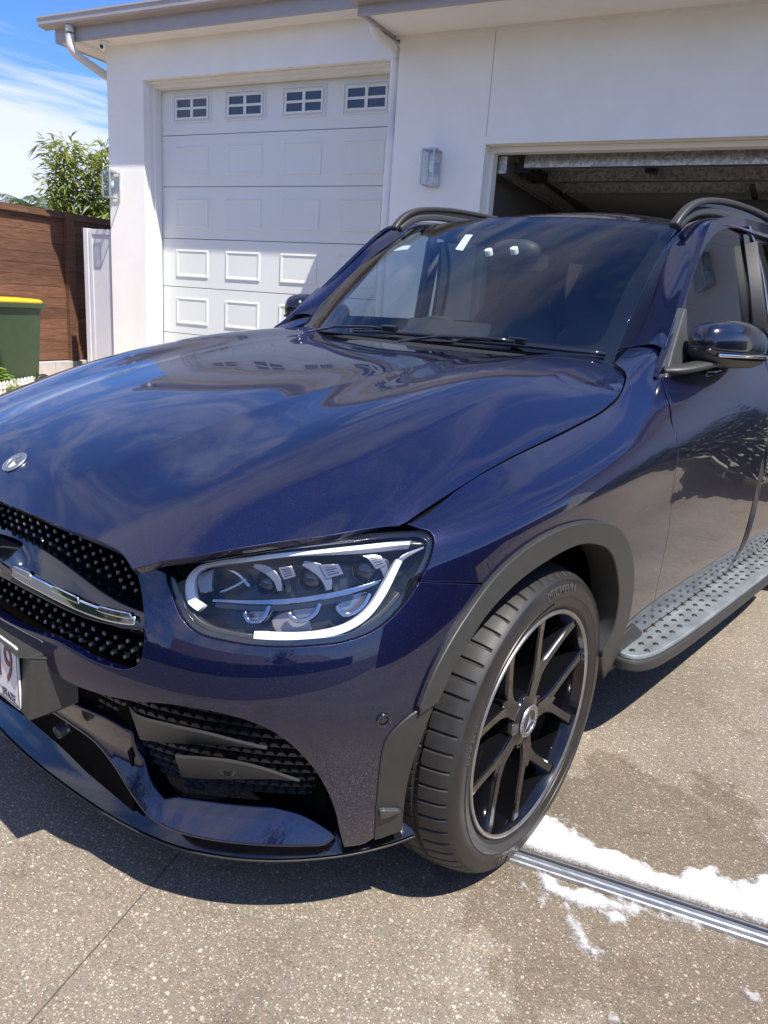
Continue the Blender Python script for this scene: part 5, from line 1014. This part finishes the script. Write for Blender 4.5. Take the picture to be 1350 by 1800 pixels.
# garage room
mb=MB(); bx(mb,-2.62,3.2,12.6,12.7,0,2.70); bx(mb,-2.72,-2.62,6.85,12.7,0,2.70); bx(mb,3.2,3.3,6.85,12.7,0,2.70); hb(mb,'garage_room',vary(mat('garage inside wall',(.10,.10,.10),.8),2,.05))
mb=MB(); bx(mb,-2.72,3.3,6.845,12.7,2.70,2.78); hb(mb,'garage_ceiling',vary(mat('garage ceiling',(.66,.64,.62),.8),2,.04))
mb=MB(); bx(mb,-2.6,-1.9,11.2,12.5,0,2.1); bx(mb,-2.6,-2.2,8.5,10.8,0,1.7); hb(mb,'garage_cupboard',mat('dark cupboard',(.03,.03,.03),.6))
# tall sectional door
door=None; Z0=[3.60,3.013,2.457,1.879,1.323,.770,.215,-.05]
mb=MB()
for i in range(7): bx(mb,LU0+.045,LU1+.02,7.445,7.48,Z0[i+1]+.004,Z0[i]-.0035)
door=hb(mb,'garage_door',DOORM)
mb=MB(); bx(mb,LU0+.04,LU1+.02,7.466,7.478,-.05,3.6); hsub(mb,'panel_joint',mat('joint shadow grey',(.20,.21,.20),.8),door)
UC=[-6.465,-5.715,-4.945,-4.19]
for c in UC:
    zc=3.290; mb=MB(); w2,h2=.275,.150
    # raised surround
    for (a,b_,c2,e,dp) in ((w2,h2,.012,0,.010),(w2-.035,h2-.035,.022,0,.016)):
        bx(mb,c-a,c+a,7.445-dp,7.446,zc+b_-c2,zc+b_); bx(mb,c-a,c+a,7.445-dp,7.446,zc-b_,zc-b_+c2); bx(mb,c-a,c-a+c2,7.445-dp,7.446,zc-b_+c2,zc+b_-c2); bx(mb,c+a-c2,c+a,7.445-dp,7.446,zc-b_+c2,zc+b_-c2)
    bx(mb,c-.018,c+.018,7.431,7.446,zc-h2+.057,zc+h2-.057); bx(mb,c-w2+.057,c-.018,7.431,7.446,zc-.012,zc+.012); bx(mb,c+.018,c+w2-.057,7.431,7.446,zc-.012,zc+.012)
    wn=hsub(mb,'door_window',DOORM,door); mb=MB(); bx(mb,c-w2+.055,c+w2-.055,7.4435,7.4445,zc-h2+.055,zc+h2-.055); hsub(mb,'window_pane',PANE,door)
for i in range(1,6):
    for c in UC:
        zc=(Z0[i]+Z0[i+1])/2-.005; w2,h2=.248,.160; mb=MB()
        def ring(a,b_,d): return [TB@Vector((c+x,d,zc+y)) for x,y in ((-a,-b_),(a,-b_),(a,b_),(-a,b_))]
        R_=[ring(w2,h2,7.4452),ring(w2-.010,h2-.010,7.434),ring(w2-.020,h2-.020,7.434),ring(w2-.045,h2-.045,7.4405),ring(w2-.052,h2-.052,7.4405)]
        V=[v for r_ in R_ for v in r_]; F=[(a*4+k,a*4+(k+1)%4,(a+1)*4+(k+1)%4,(a+1)*4+k) for a in range(4) for k in range(4)]+[(16,17,18,19)]
        mb.add(V,F); hsub(mb,'door_panel',DOORM,door)
# raised sectional door of the open garage, seen from below
mb=MB(); bx(mb,-2.36,2.36,6.93,6.965,2.30,2.62) if 0 else None
bx(mb,-2.36,1.52,6.99,9.4,2.640,2.665); pdoor=hb(mb,'raised_door',vary(mat('door underside',(.48,.46,.45),.5),5,.06))
mb=MB(); bx(mb,-2.30,1.52,6.965,7.00,2.525,2.64); bx(mb,-2.30,1.52,7.62,7.655,2.515,2.63); bx(mb,-2.30,1.52,8.3,8.335,2.515,2.63); bx(mb,-2.30,1.52,7.00,7.05,2.525,2.532); bx(mb,-2.30,1.52,7.655,7.70,2.515,2.522); hsub(mb,'door_rail',GALV,pdoor)
mb=MB()
for d in (7.12,7.24,7.36,7.48): bx(mb,-2.28,1.50,d,d+.035,2.60,2.638)
hsub(mb,'door_rib',GALV,pdoor)
BK=mat('black hinge plate',(.02,.02,.02),.5)
for u in (-1.30,.10):
    mb=MB(); bx(mb,u-.03,u+.03,7.0,7.62,2.56,2.60); bx(mb,u-.045,u+.045,7.15,7.20,2.55,2.61); bx(mb,u-.045,u+.045,7.42,7.47,2.55,2.61); hsub(mb,'hinge_plate',BK,pdoor)
mb=MB(); bx(mb,-2.36,-2.30,7.0,7.66,2.52,2.60); 
for d in (7.05,7.2,7.4,7.58): bx(mb,-2.42,-2.27,d,d+.05,2.50,2.58)
hsub(mb,'side_bracket',BK,pdoor)
mb=MB(); mb.add([tuple(TB@Vector(p)) for p in ((-2.50,6.85,2.60),(-2.42,6.85,2.60),(-2.42,9.4,2.50),(-2.50,9.4,2.50),(-2.50,6.85,2.46),(-2.42,6.85,2.46),(-2.42,9.4,2.40),(-2.50,9.4,2.40))],[(0,1,2,3),(7,6,5,4),(0,4,5,1),(1,5,6,2),(2,6,7,3),(3,7,4,0)]); hsub(mb,'track_rail',GALV,pdoor)
mb=MB(); bx(mb,-.62,-.34,8.2,8.6,2.30,2.44); bx(mb,-.50,-.46,7.7,12.4,2.46,2.50); op=hsub(mb,'door_opener',M['fin'],pdoor)
mb=MB(); mb.tube(smooth3([TB@Vector((-.48,8.3,2.30)),TB@Vector((-.45,8.28,2.2)),TB@Vector((-.5,8.30,2.1)),TB@Vector((-.47,8.3,1.9))]),.005,seg=6); hsub(mb,'opener_cord',BK,pdoor)
# eaves
mb=MB(); bx(mb,-8.00,-3.30,6.966,7.1995,3.925,3.945); bx(mb,-8.00,-7.531,7.20,14,3.925,3.945); hb(mb,'soffit',SOF)
mb=MB(); bx(mb,-8.04,-3.30,6.93,6.965,3.92,4.10); bx(mb,-8.04,-8.00,6.966,14,3.92,4.10); hb(mb,'fascia',GUT)
mb=MB(); bx(mb,-3.46,5.9,6.005,6.5995,3.530,3.545); bx(mb,-3.46,-3.416,6.60,7.195,3.530,3.545); hb(mb,'soffit',SOF)
mb=MB(); bx(mb,-3.49,5.9,5.97,6.005,3.495,3.68); bx(mb,-3.49,-3.46,6.005,7.195,3.505,3.68); hb(mb,'fascia',GUT)
mb=MB(); bx(mb,-3.455,5.9,6.588,6.5985,3.505,3.530); hb(mb,'soffit_trim',SOF)
def gutter(mb,u0,u1,dw,z0):
    # quad-section gutter with a rolled front lip, hung on the fascia plane d=dw
    P=[(dw,z0+.01),(dw,z0),(dw-.105,z0+.012),(dw-.118,z0+.03),(dw-.122,z0+.085),(dw-.130,z0+.092),(dw-.130,z0+.108),(dw-.115,z0+.112),(dw-.112,z0+.02),(dw-.01,z0+.010),(dw-.01,z0+.11),(dw,z0+.11)]
    n=len(P); V=[TB@Vector((u,d,z)) for u in (u0,u1) for d,z in P]; mb.add(V,[(i,(i+1)%n,(i+1)%n+n,i+n) for i in range(n)]+[tuple(range(n))[::-1],tuple(range(n,2*n))]); return mb
mb=MB(); gutter(mb,-8.18,-3.30,6.929,4.055); hb(mb,'gutter',GUT); mb=MB(); gutter(mb,-3.52,5.9,5.969,3.565); hb(mb,'gutter',GUT)
mb=MB(); V=[TB@Vector(p) for p in ((-8.18,6.82,4.155),(-3.0,6.82,4.155),(-3.0,10.5,5.7),(-5.5,10.5,5.7),(-8.18,14.2,4.155))]; mb.add(V,[(0,1,2,3),(0,3,4)]); V=[TB@Vector(p) for p in ((-3.52,5.86,3.67),(5.9,5.86,3.67),(5.9,10.2,5.5),(-1.2,10.2,5.5),(-3.52,7.6,4.40))]; mb.add(V,[(0,1,2,3,4)]); hb(mb,'roof',ROOFM)
# downpipes
PIPE=vary(mat('painted pipe',(.60,.58,.56),.4),5,.05); PIPW=vary(mat('white pipe',(.78,.77,.76),.4),5,.04)
b2=lambda *p:[TB@Vector(q) for q in p]
mb=MB(); mb.tube(smooth3(b2((-7.74,6.875,4.06),(-7.74,6.875,3.93),(-7.735,6.89,3.83),(-7.72,6.95,3.78),(-7.69,7.08,3.73),(-7.63,7.33,3.64),(-7.60,7.43,3.57),(-7.60,7.47,3.2),(-7.60,7.47,0))),.046,seg=20); hb(mb,'downpipe',PIPE)
mb=MB(); mb.tube(smooth3(b2((-3.51,6.30,3.53),(-3.508,6.33,3.49),(-3.50,6.40,3.468),(-3.49,6.52,3.462),(-3.48,6.62,3.445),(-3.478,6.66,3.39),(-3.478,6.66,3.0),(-3.478,6.66,0))),.043,seg=20); hb(mb,'downpipe',PIPW)
# ---- wall lamps
LG=m_glass('lamp glass',(.92,.94,.95),.01,1.3); BR=vary(mat('brushed zinc',(.55,.56,.57),.35,.8),40,.12)
def lantern(u,d,z,label):
    t=thing('wall_lamp',label,'lamp',tuple(TB@Vector((u,d,z))),'lanterns on the front wall',BA); w,h,dp,b_=.062,.145,.175,.011
    mb=MB(); 
    for x in (-w,w-b_):
        for y in (-dp,-.022): mb.box((x,y,-h+b_),(x+b_,y+b_,h-b_))
    for z_ in (-h,h-b_):
        mb.box((-w,-dp,z_),(w,-dp+b_,z_+b_)); mb.box((-w,-.022,z_),(w,-.010,z_+b_)); mb.box((-w,-dp+b_,z_),(-w+b_,-.022,z_+b_)); mb.box((w-b_,-dp+b_,z_),(w,-.022,z_+b_))
    mb.build('lamp_frame',BR,t,bevel=.0015)
    mb=MB(); mb.box((-.05,-.010,-.055),(.05,0,.055)); mb.build('back_plate',BR,t,bevel=.002)
    mb=MB(); mb.box((-.045,-.11,h-.004),(.045,-.035,h+.016)); mb.build('lamp_cap',BR,t,bevel=.003)
    mb=MB(); g=.004; mb.box((-w+g,-dp+.004,-h+b_),(w-g,-dp+.007,h-b_)); mb.build('glass_pane',LG,t); 
    for s in (-1,1): mb=MB(); mb.box((s*(w-.006)-.0015,-dp+b_,-h+b_),(s*(w-.006)+.0015,-.022,h-b_)); mb.build('glass_pane',LG,t)
    mb=MB(); mb.lathe([(.016,.06),(.018,.09),(.018,h-.012),(0,h-.012)],Matrix.Translation((0,-.075,0)),20); mb.build('bulb_holder',BR,t)
    mb=MB(); mb.lathe([(0,-.035),(.012,-.03),(.022,-.01),(.024,.01),(.018,.04),(.013,.062)],Matrix.Translation((0,-.075,0)),20); mb.build('bulb',mat('frosted bulb',(.8,.82,.85),.2,0,.5),t)
    return t
lantern(-2.99,6.6,2.455,'square glass lantern on the white wall between the two garage doors')
lantern(-7.41,7.2,2.43,'square glass lantern in sunlight at the left corner of the house')
lantern(2.0,6.6,2.455,'square glass lantern on the white wall right of the open garage')
# ---- security camera under the soffit
t=thing('security_camera','small white dome camera under the corner of the eaves','camera',tuple(TB@Vector((-7.40,7.05,3.925)))); mb=MB(); mb.lathe([(0,0),(.055,0),(.055,-.02),(.048,-.03),(.0,-.032)],None,24); mb.build('camera_base',WM,t)
mb=MB(); blob(mb,(0,-.01,-.055),(.042,.042,.042),p=2); mb.build('camera_ball',WM,t); mb=MB(); blob(mb,(0.01,-.035,-.062),(.025,.025,.025),p=2); mb.build('camera_lens',M['gloss_black'],t)
# ---- side gate
gp=vary(mat('pale grey gate',(.55,.55,.58),.5),4,.04)
t=thing('side_gate','pale grey panelled gate closing the gap beside the house','gate',tuple(TB@Vector((-7.8,7.27,0)))); L0=Vector(t.location)
def tb(mb,name,m,t,**k):
    l=Vector(t.location); mb.v=[(x-l.x,y-l.y,z-l.z) for x,y,z in mb.v]; return mb.build(name,m,t,**k)
mb=MB(); bx(mb,-8.03,-7.96,7.22,7.30,.02,1.95); tb(mb,'gate_post',gp,t,bevel=.004)
mb=MB(); bx(mb,-7.945,-7.54,7.25,7.28,.05,1.94); tb(mb,'gate_panel',gp,t)
mb=MB(); bx(mb,-7.945,-7.90,7.235,7.2495,.05,1.94); bx(mb,-7.9,-7.54,7.235,7.2495,1.88,1.94); bx(mb,-7.9,-7.54,7.235,7.2495,.05,.12); tb(mb,'gate_frame',gp,t,bevel=.003)
# ---- timber fence on a block plinth
tm=mat('stained hardwood boards',(.16,.07,.035),.6); nt=tm.node_tree; oi=N(nt,'ShaderNodeTexCoord'); mp_=N(nt,'ShaderNodeMapping'); mp_.inputs['Scale'].default_value=(1,1,9); mp_.inputs['Rotation'].default_value=(0,0,-BA); nt.links.new(oi.outputs['Object'],mp_.inputs[0])
f1=noise(nt,mp_.outputs[0],3.2,6,.65,1.2); geo=N(nt,'ShaderNodeNewGeometry'); isl=geo.outputs['Random Per Island']
cc_=ramp(nt,f1,[(.25,(.075,.036,.022)),(.5,(.14,.070,.042)),(.68,(.20,.105,.064)),(.85,(.30,.18,.12))]); tone=ramp(nt,isl,[(0,(.70,.68,.66)),(.5,(1,.97,.93)),(1,(1.25,1.18,1.1))]); nt.links.new(mixc(nt,1.0,cc_,tone,'MULTIPLY'),nt.nodes['Principled BSDF'].inputs['Base Color']); bump(tm,f1,.3,.004)
FU=-8.81
fe=thing('timber_fence','tall brown timber fence of horizontal boards on a low block plinth','fence',tuple(TB@Vector((FU,7,0)))); Lf=Vector(fe.location)
mb=MB(); z=.25; k=0
while z<2.06: bx(mb,FU-.022,FU,2.5,12.5,z,z+.1345); z+=.138
tb(mb,'fence_boards',tm,fe)
mb=MB(); bx(mb,FU-.04,FU-.0225,2.5,12.5,.24,2.08); tb(mb,'fence_gap_shade',mat('fence shadow gap',(.03,.02,.015),.9),fe)  # dark sheet added behind the boards to draw shade in the grooves
mb=MB(); bx(mb,FU-.06,FU+.05,2.5,12.5,2.09,2.125); tb(mb,'fence_cap',tm,fe,bevel=.004)
for d in (2.9,5.25,7.655,10.0,12.3): mb=MB(); bx(mb,FU+.002,FU+.075,d-.065,d+.065,.235,2.089 if d!=7.655 else 2.18); tb(mb,'fence_post',tm,fe,bevel=.004)
mb=MB(); bx(mb,FU+.085,FU+.13,7.92,7.99,.02,2.0); tb(mb,'fence_post',tm,fe)
bkm=vary(mat('grey concrete block',(.42,.40,.38),.85),9,.10); mb=MB()
for j in range(26): bx(mb,FU-.10,FU+.09,2.5+j*.4+.003,2.5+(j+1)*.4-.003,0,.232)
tb(mb,'block_plinth',bkm,fe,bevel=.004)
# ---- wheelie bin
bn=thing('wheelie_bin','dark green wheelie bin with a yellow lid against the timber fence','bin',tuple(TB@Vector((-7.95,6.0,0))),None,BA)
gm2=vary(mat('dark green bin plastic',(.035,.060,.028),.42),8,.10); ym=vary(mat('yellow lid',(.85,.44,.01),.4),8,.05)
def frus(mb,rings,n=6,r=.04):
    V=[]; 
    for (w,d,z,cy) in rings: V+=[(x,y+cy,z) for x,y in rrect(w,d,r,n)]
    k=4*(n+1); mb.add(V,[(i*k+j,i*k+(j+1)%k,(i+1)*k+(j+1)%k,(i+1)*k+j) for i in range(len(rings)-1) for j in range(k)]+[tuple(range(k))[::-1],tuple((len(rings)-1)*k+j for j in range(k))],0,True)
mb=MB(); frus(mb,[(.42,.46,.05,0),(.43,.48,.10,0),(.49,.58,.92,0),(.50,.60,.97,0)]); mb.build('bin_body',gm2,bn,sharp=40)
mb=MB(); frus(mb,[(.56,.66,.97,0),(.575,.68,.975,0),(.575,.68,1.025,0),(.55,.65,1.03,0)],r=.05); mb.build('bin_rim',gm2,bn,sharp=40)
mb=MB(); frus(mb,[(.54,.64,1.03,-.005),(.545,.64,1.045,-.005),(.50,.60,1.065,0),(.40,.48,1.072,0)],r=.06); mb.build('bin_lid',ym,bn,sharp=40)
for s in (-1,1): mb=MB(); mb.lathe([(.0,-.025),(.10,-.025),(.11,-.015),(.11,.015),(.10,.025),(0,.025)],Matrix.Translation((s*.24,.26,.11))@Matrix.Rotation(R(90),4,'Y'),24); mb.build('bin_wheel',M['rubber'],bn)
mb=MB()
for x in (-.12,.0,.12,): mb.box((x-.006,-.305,.90),(x+.006,-.285,.968))
mb.build('bin_rib',gm2,bn)
mb=MB(); mb.add([(.095,-.285,.775),(.108,-.283,.76),(.122,-.287,.79),(.108,-.2845,.770)],[(0,1,2,3)]); 
for i,wd in enumerate((.018,.012,.014,.012,.016)): mb.box((.128+i*.017,-.2865,.768+.004*(i%2)),(.128+i*.017+wd*.8,-.283,.781))
mb.box((.135,-.283,.755),(.165,-.280,.760)); mb.build('bin_print',mat('white print',(.75,.75,.75),.5),bn)
# ---- picket edging
wp_=wallmat('white plastic',(.74,.71,.64),.5); pk=thing('picket_edging','low cream picket edging round a garden bed by the bin','edging',tuple(TB@Vector((-7.5,5.7,0)))); A=TB@Vector((-7.22,5.05,0)); Bp=TB@Vector((-7.80,6.30,0)); dv=(Bp-A).normalized(); sv=dv.cross(Vector((0,0,1))); TP=Matrix(((dv.x,sv.x,0,A.x),(dv.y,sv.y,0,A.y),(0,0,1,0),(0,0,0,1))); Lp=(Bp-A).length
mb=MB(); mb.box((0,.004,.055),(Lp,.014,.075),0,TP); mb.box((0,.004,.125),(Lp,.014,.145),0,TP); tb(mb,'edging_rail',wp_,pk)
for i in range(int(Lp/.078)+1):
    x=i*.078; mb=MB(); mb.prism([(x-.022,0),(x+.022,0),(x+.022,.155),(x+.026,.165),(x+.022,.185),(x+.01,.20),(x-.01,.20),(x-.022,.185),(x-.026,.165),(x-.022,.155)],-.008,.004,TP@Matrix(((1,0,0,0),(0,0,-1,0),(0,1,0,0),(0,0,0,1)))); tb(mb,'picket',wp_,pk)
# ---- leafy plants
def leafmat(name,a,b_,c):
    m=mat(name,b_,.5); nt=m.node_tree; g=N(nt,'ShaderNodeNewGeometry'); nt.links.new(ramp(nt,g.outputs['Random Per Island'],[(0,a),(.5,b_),(1,c)]),nt.nodes['Principled BSDF'].inputs['Base Color']); nt.nodes['Principled BSDF'].inputs['Subsurface Weight'].default_value=.0
    bs=nt.nodes['Principled BSDF']; o=nt.nodes['Material Output']; tr=N(nt,'ShaderNodeBsdfTranslucent'); tr.inputs[0].default_value=(*[min(1,x*2.2) for x in c],1); mx=N(nt,'ShaderNodeMixShader'); mx.inputs[0].default_value=.28; nt.links.new(bs.outputs[0],mx.inputs[1]); nt.links.new(tr.outputs[0],mx.inputs[2]); nt.links.new(mx.outputs[0],o.inputs[0]); return m
LM1=leafmat('yellow green bamboo leaves',(.05,.09,.018),(.12,.17,.035),(.25,.27,.06)); LM2=leafmat('dark palm leaves',(.02,.045,.015),(.04,.075,.02),(.07,.11,.03)); LM3=leafmat('garden leaves',(.05,.10,.015),(.10,.18,.03),(.2,.28,.05)); WOOD=vary(mat('bark',(.12,.09,.06),.85),20,.3)
rnd=random.Random(5)
def leaf(mb,p,d,l,w,droop=.3):
    d=d.normalized(); s=d.cross(Vector((0,0,1))); s=s.normalized() if s.length>.01 else Vector((1,0,0)); s=(s+Vector((rnd.uniform(-.6,.6),rnd.uniform(-.6,.6),rnd.uniform(-.6,.6)))*.6).normalized()*w
    m_=p+d*l*.45+Vector((0,0,-droop*l*.12)); e=p+d*l+Vector((0,0,-droop*l*.5)); mb.add([p,m_+s,e,m_-s],[(0,1,2,3)])
def bamboo(base,H,spread,ncane,label,m,name,cat,leafL=.16,dens=9,cx=0):
    t=thing(name,label,cat,tuple(base)); st=MB(); lf=MB()
    for i in range(ncane):
        a=rnd.uniform(0,6.28); r=rnd.uniform(.0,.12); hh=H*rnd.uniform(.62,1.0) if i>2 else H*rnd.uniform(.9,1.0); le=Vector((math.cos(a),math.sin(a),0))*rnd.uniform(.25,1)*spread*(1.15-hh/H*.35)
        P=[Vector((r*math.cos(a),r*math.sin(a),0))+le*(q**1.8)+Vector((cx*q*q,0,hh*q)) for q in np.linspace(0,1,9)]; P=smooth3(P,3)
        st.tube(P,.012,seg=5,scale=[1-.8*k/len(P) for k in range(len(P))])
        for k in range(int(len(P)*.30),len(P)):
            for _ in range(dens if k<len(P)-2 else dens+3):
                bd=Vector((rnd.uniform(-1,1),rnd.uniform(-1,1),rnd.uniform(-.2,.6))).normalized(); q=P[k]+bd*rnd.uniform(.03,.32)*(1.15-k/len(P)*.7)
                ld=(bd+Vector((rnd.uniform(-.5,.5),rnd.uniform(-.5,.5),rnd.uniform(-.7,.5)))); leaf(lf,q,ld,leafL*rnd.uniform(.6,1.2),leafL*.085*rnd.uniform(.8,1.3),.8)
    st.build('stems',WOOD,t,fix=False); lf.build('leaves',m,t,fix=False); return t
bamboo(TB@Vector((-10.45,9.4,0)),3.42,.58,27,'yellow-green bushy bamboo rising behind the timber fence',LM1,'bamboo_clump','bamboo',.23,13,.12)
def palm(base,H,n,L,label,m):
    t=thing('palm_tree',label,'palm',tuple(base)); tr=MB(); tr.tube([Vector((0,0,0)),Vector((.05,0,H*.5)),Vector((0,.03,H))],.10,seg=10,scale=[1.2,.9,.8]); tr.build('trunk',WOOD,t); fr=MB()
    for i in range(n):
        a=i*2.399+rnd.uniform(-.3,.3); up=rnd.uniform(.2,.9); P=[Vector((0,0,H))+Vector((math.cos(a)*L*q,math.sin(a)*L*q,up*L*q*.9-L*.75*q*q*(1.2-up*.3))) for q in np.linspace(0,1,14)]
        fr.tube(P,.008,seg=4)
        for k in range(2,14):
            tg=(P[k]-P[k-1]).normalized(); sd=tg.cross(Vector((0,0,1))).normalized()
            for s in (-1,1):
                for q in (0,.5): leaf(fr,P[k]-tg*q*.06,(sd*s+tg*.7+Vector((0,0,-.15))),L*.30*(1.1-abs(k/13-.45)),.011,.6)
    fr.build('fronds',m,t,fix=False); return t
palm(TB@Vector((-13.2,10.6,0)),2.62,20,.75,'dark fan of palm fronds peeking over the fence beside the bamboo',LM2)
palm(TB@Vector((-14.9,11.3,0)),2.45,18,.8,'low dark palm just showing above the left end of the fence',LM2)
def bush(base,rx,rz,n,label,m,name='garden_plant',cat='plant',L=.10,w=.2):
    t=thing(name,label,cat,tuple(base)); mb=MB(); st=MB()
    for k in range(9): a=k*.7; st.tube([Vector((0,0,0)),Vector((math.cos(a)*rx*.4,math.sin(a)*rx*.4,rz))],.006,seg=4)
    for _ in range(n):
        th=rnd.uniform(0,6.28); r=rnd.random()**.5; z=rnd.random(); p=Vector((math.cos(th)*rx*r*(1-.35*z),math.sin(th)*rx*r*(1-.35*z),rz*(.15+1.3*z*(1-.5*r))))
        leaf(mb,p,Vector((math.cos(th),math.sin(th),rnd.uniform(-.1,1))),L*rnd.uniform(.6,1.2),L*w,.9)
    st.build('stems',WOOD,t,fix=False); mb.build('leaves',m,t,fix=False); return t
bush(TB@Vector((-7.75,5.55,0)),.30,.30,420,'low light green plant behind the picket edging',LM3,L=.13)
bush(TB@Vector((-8.2,4.7,0)),.32,.34,380,'leafy green plant at the foot of the fence left of the bin',LM3,L=.13)
for k_,(u_,lb) in enumerate(((1.95,'unseen dark shrub added nearest the open garage, mirrored in the car door'),(2.65,'unseen dark shrub added mid-row by the house wall, mirrored in the car door'),(3.4,'unseen dark shrub added at the far right of the row, mirrored in the car door'))):
    bush(TB@Vector((u_,6.0-.05*k_,0)),.46,1.0,2300,lb,LM2,'added_shrub','shrub',.12,.34)['group']='unseen shrubs added to darken the car door reflection'  # unseen shrubs, added to give the car door a dark reflection
# neighbour's roof just above the fence
t=thing('neighbour_shed','pale low shed roof beyond the left end of the fence','shed',tuple(TB@Vector((-19,12.5,0)))); mb=MB(); V=[TB@Vector(p) for p in ((-20.8,11,2.75),(-18.4,11,2.40),(-18.4,14,2.40),(-20.8,14,2.75),(-20.8,11,2.65),(-18.4,11,2.30),(-18.4,14,2.30),(-20.8,14,2.65))]; mb.add(V,[(0,1,2,3),(7,6,5,4),(0,4,5,1),(1,5,6,2),(2,6,7,3),(3,7,4,0)]); tb(mb,'shed_roof',ROOFM,t); mb=MB(); bx(mb,-20.6,-18.6,11.2,13.8,0,2.3); tb(mb,'shed_wall',WM,t)
# ---- hose on the drive, right of the car
hm=mat('yellow-green hose',(.42,.44,.03),.4); P=[(1.15,5.35,.012),(1.45,5.05,.012),(2.0,4.9,.012),(2.7,4.95,.012),(3.3,5.2,.012),(3.7,4.9,.012),(3.5,4.2,.012),(2.9,3.6,.012),(2.5,3.9,.012),(2.9,4.3,.012),(3.6,3.7,.012),(5.0,1.5,.012)]
mb=MB(); mb.tube(smooth3([Vector(p) for p in P],8),.011,seg=8); mb.build('garden_hose',hm,label='yellow-green hose lying in a loop on the driveway beside the car',category='hose').location.z=.03
# ---- what the paint mirrors: right-hand fence, houses over the road, street trees
cf=thing('charcoal_fence','charcoal ribbed steel fence along the right side of the drive','fence',(7.6,0,0)); mb=MB()
zs=[]; 
for i in range(74): y=-2.2+i*.15; mb.box((-.02 if i%2 else .0,y,0),(.02 if i%2 else .035,y+.15,1.78))
mb.build('fence_sheet',mat('charcoal steel',(.06,.06,.065),.45,.2),cf); mb=MB(); mb.box((-.03,-2.2,1.78),(.05,9,1.82)); mb.build('fence_cap',mat('charcoal steel',(.05,.05,.055),.45,.2),cf)
def far_house(x,y,w,d,h,rot,wc,rc,label):
    t=thing('far_house',label,'house',(x,y,0),'houses over the road',rot); wm=mat('far wall',wc,.8); mb=MB(); mb.box((-w/2,-d/2,0),(w/2,d/2,h)); mb.add([(-w/2,-d/2,h),(-w/2,d/2,h),(-w/2,0,h+d*.28)],[(0,1,2)]); mb.add([(w/2,-d/2,h),(w/2,d/2,h),(w/2,0,h+d*.28)],[(2,1,0)]); mb.build('wall',wm,t,fix=False)
    mb=MB(); e=.5; mb.add([(-w/2-e,-d/2-e,h-.15),(w/2+e,-d/2-e,h-.15),(w/2+e,0,h+d*.28+.1),(-w/2-e,0,h+d*.28+.1),(w/2+e,d/2+e,h-.15),(-w/2-e,d/2+e,h-.15)],[(0,1,2,3),(3,2,4,5)]); mb.build('roof',mat('far roof',rc,.7),t,fix=False)
    gl_=mat('far window glass',(.03,.04,.05),.08,0,.5)
    for sx_ in (-.32,.0,.3): mb=MB(); mb.box((w*sx_-.7,d/2+.005,.9),(w*sx_+.7,d/2+.04,2.1)); mb.build('window',gl_,t)
far_house(-12,-24,14,9,2.8,.05,(.36,.33,.29),(.06,.06,.065),'cream house with a dark gable roof over the road')
far_house(6,-25,13,9,2.9,-.04,(.40,.40,.39),(.09,.06,.05),'pale house with a brown roof over the road')
far_house(23,-24,13,9,2.8,-.1,(.40,.36,.33),(.07,.07,.08),'brown brick house with a charcoal roof over the road')
def street_tree(x,y,H,cr,label,m):
    t=thing('street_tree',label,'tree',(x,y,0),'trees over the road'); tr=MB(); tr.tube([Vector((0,0,0)),Vector((.08,0,H*.3)),Vector((0,.05,H*.55))],.14,seg=10,scale=[1.2,.9,.7])
    for k in range(6): a=k*1.05; tr.tube([Vector((0,0,H*.38)),Vector((math.cos(a)*cr*.4,math.sin(a)*cr*.4,H*.6)),Vector((math.cos(a)*cr*.75,math.sin(a)*cr*.75,H*.78))],.06,seg=6,scale=[1,.7,.4])
    tr.build('trunk',WOOD,t); lf=MB(); cl=[(Vector((rnd.gauss(0,cr*.45),rnd.gauss(0,cr*.45),H*.68+rnd.gauss(0,H*.13))),rnd.uniform(.35,.8)) for _ in range(26)]
    for c_,r_ in cl:
        for _ in range(90):
            v=Vector((rnd.gauss(0,1),rnd.gauss(0,1),rnd.gauss(0,1))).normalized(); leaf(lf,c_+v*r_*rnd.uniform(.5,1),v+Vector((0,0,rnd.uniform(-.5,.5))),.22,.06,.5)
    lf.build('crown',m,t,fix=False)
hd=thing('added_hedge','long unseen dark hedge added over the street to darken the bumper reflection','hedge',(0,-17,0)); mb=MB()  # added out of view so the bumper mirrors something dark
def hf_(u,v):
    x=-34+68*u; a=v*math.pi; y=.9*math.cos(a); z=2.3*min(1,1.6*math.sin(a)); q=Vector((x*1.3,y*2,z*2)); k=mn.fractal(q,.8,2,4)*.28; return (x,y*(1+k*.5),max(0,z+k*.6))
mb.grid(hf_,list(np.linspace(0,1,340)),list(np.linspace(0,1,22)),smooth=False); hm_=mat('hedge leaves',(.022,.040,.012),.7); nh=hm_.node_tree; nh.links.new(ramp(nh,noise(nh,tex_coord(nh),9,6,.7),[(.35,(.008,.016,.005)),(.7,(.05,.085,.025))]),nh.nodes['Principled BSDF'].inputs['Base Color']); mb.build('hedge_leaves',hm_,hd,fix=False)
street_tree(-6,-18.5,6.5,2.2,'leafy street tree on the far verge, left',LM2); street_tree(13,-18,5.6,1.9,'smaller street tree on the far verge, right',LM2); street_tree(-19,-18,5.2,1.8,'low street tree near the cream house',LM3)
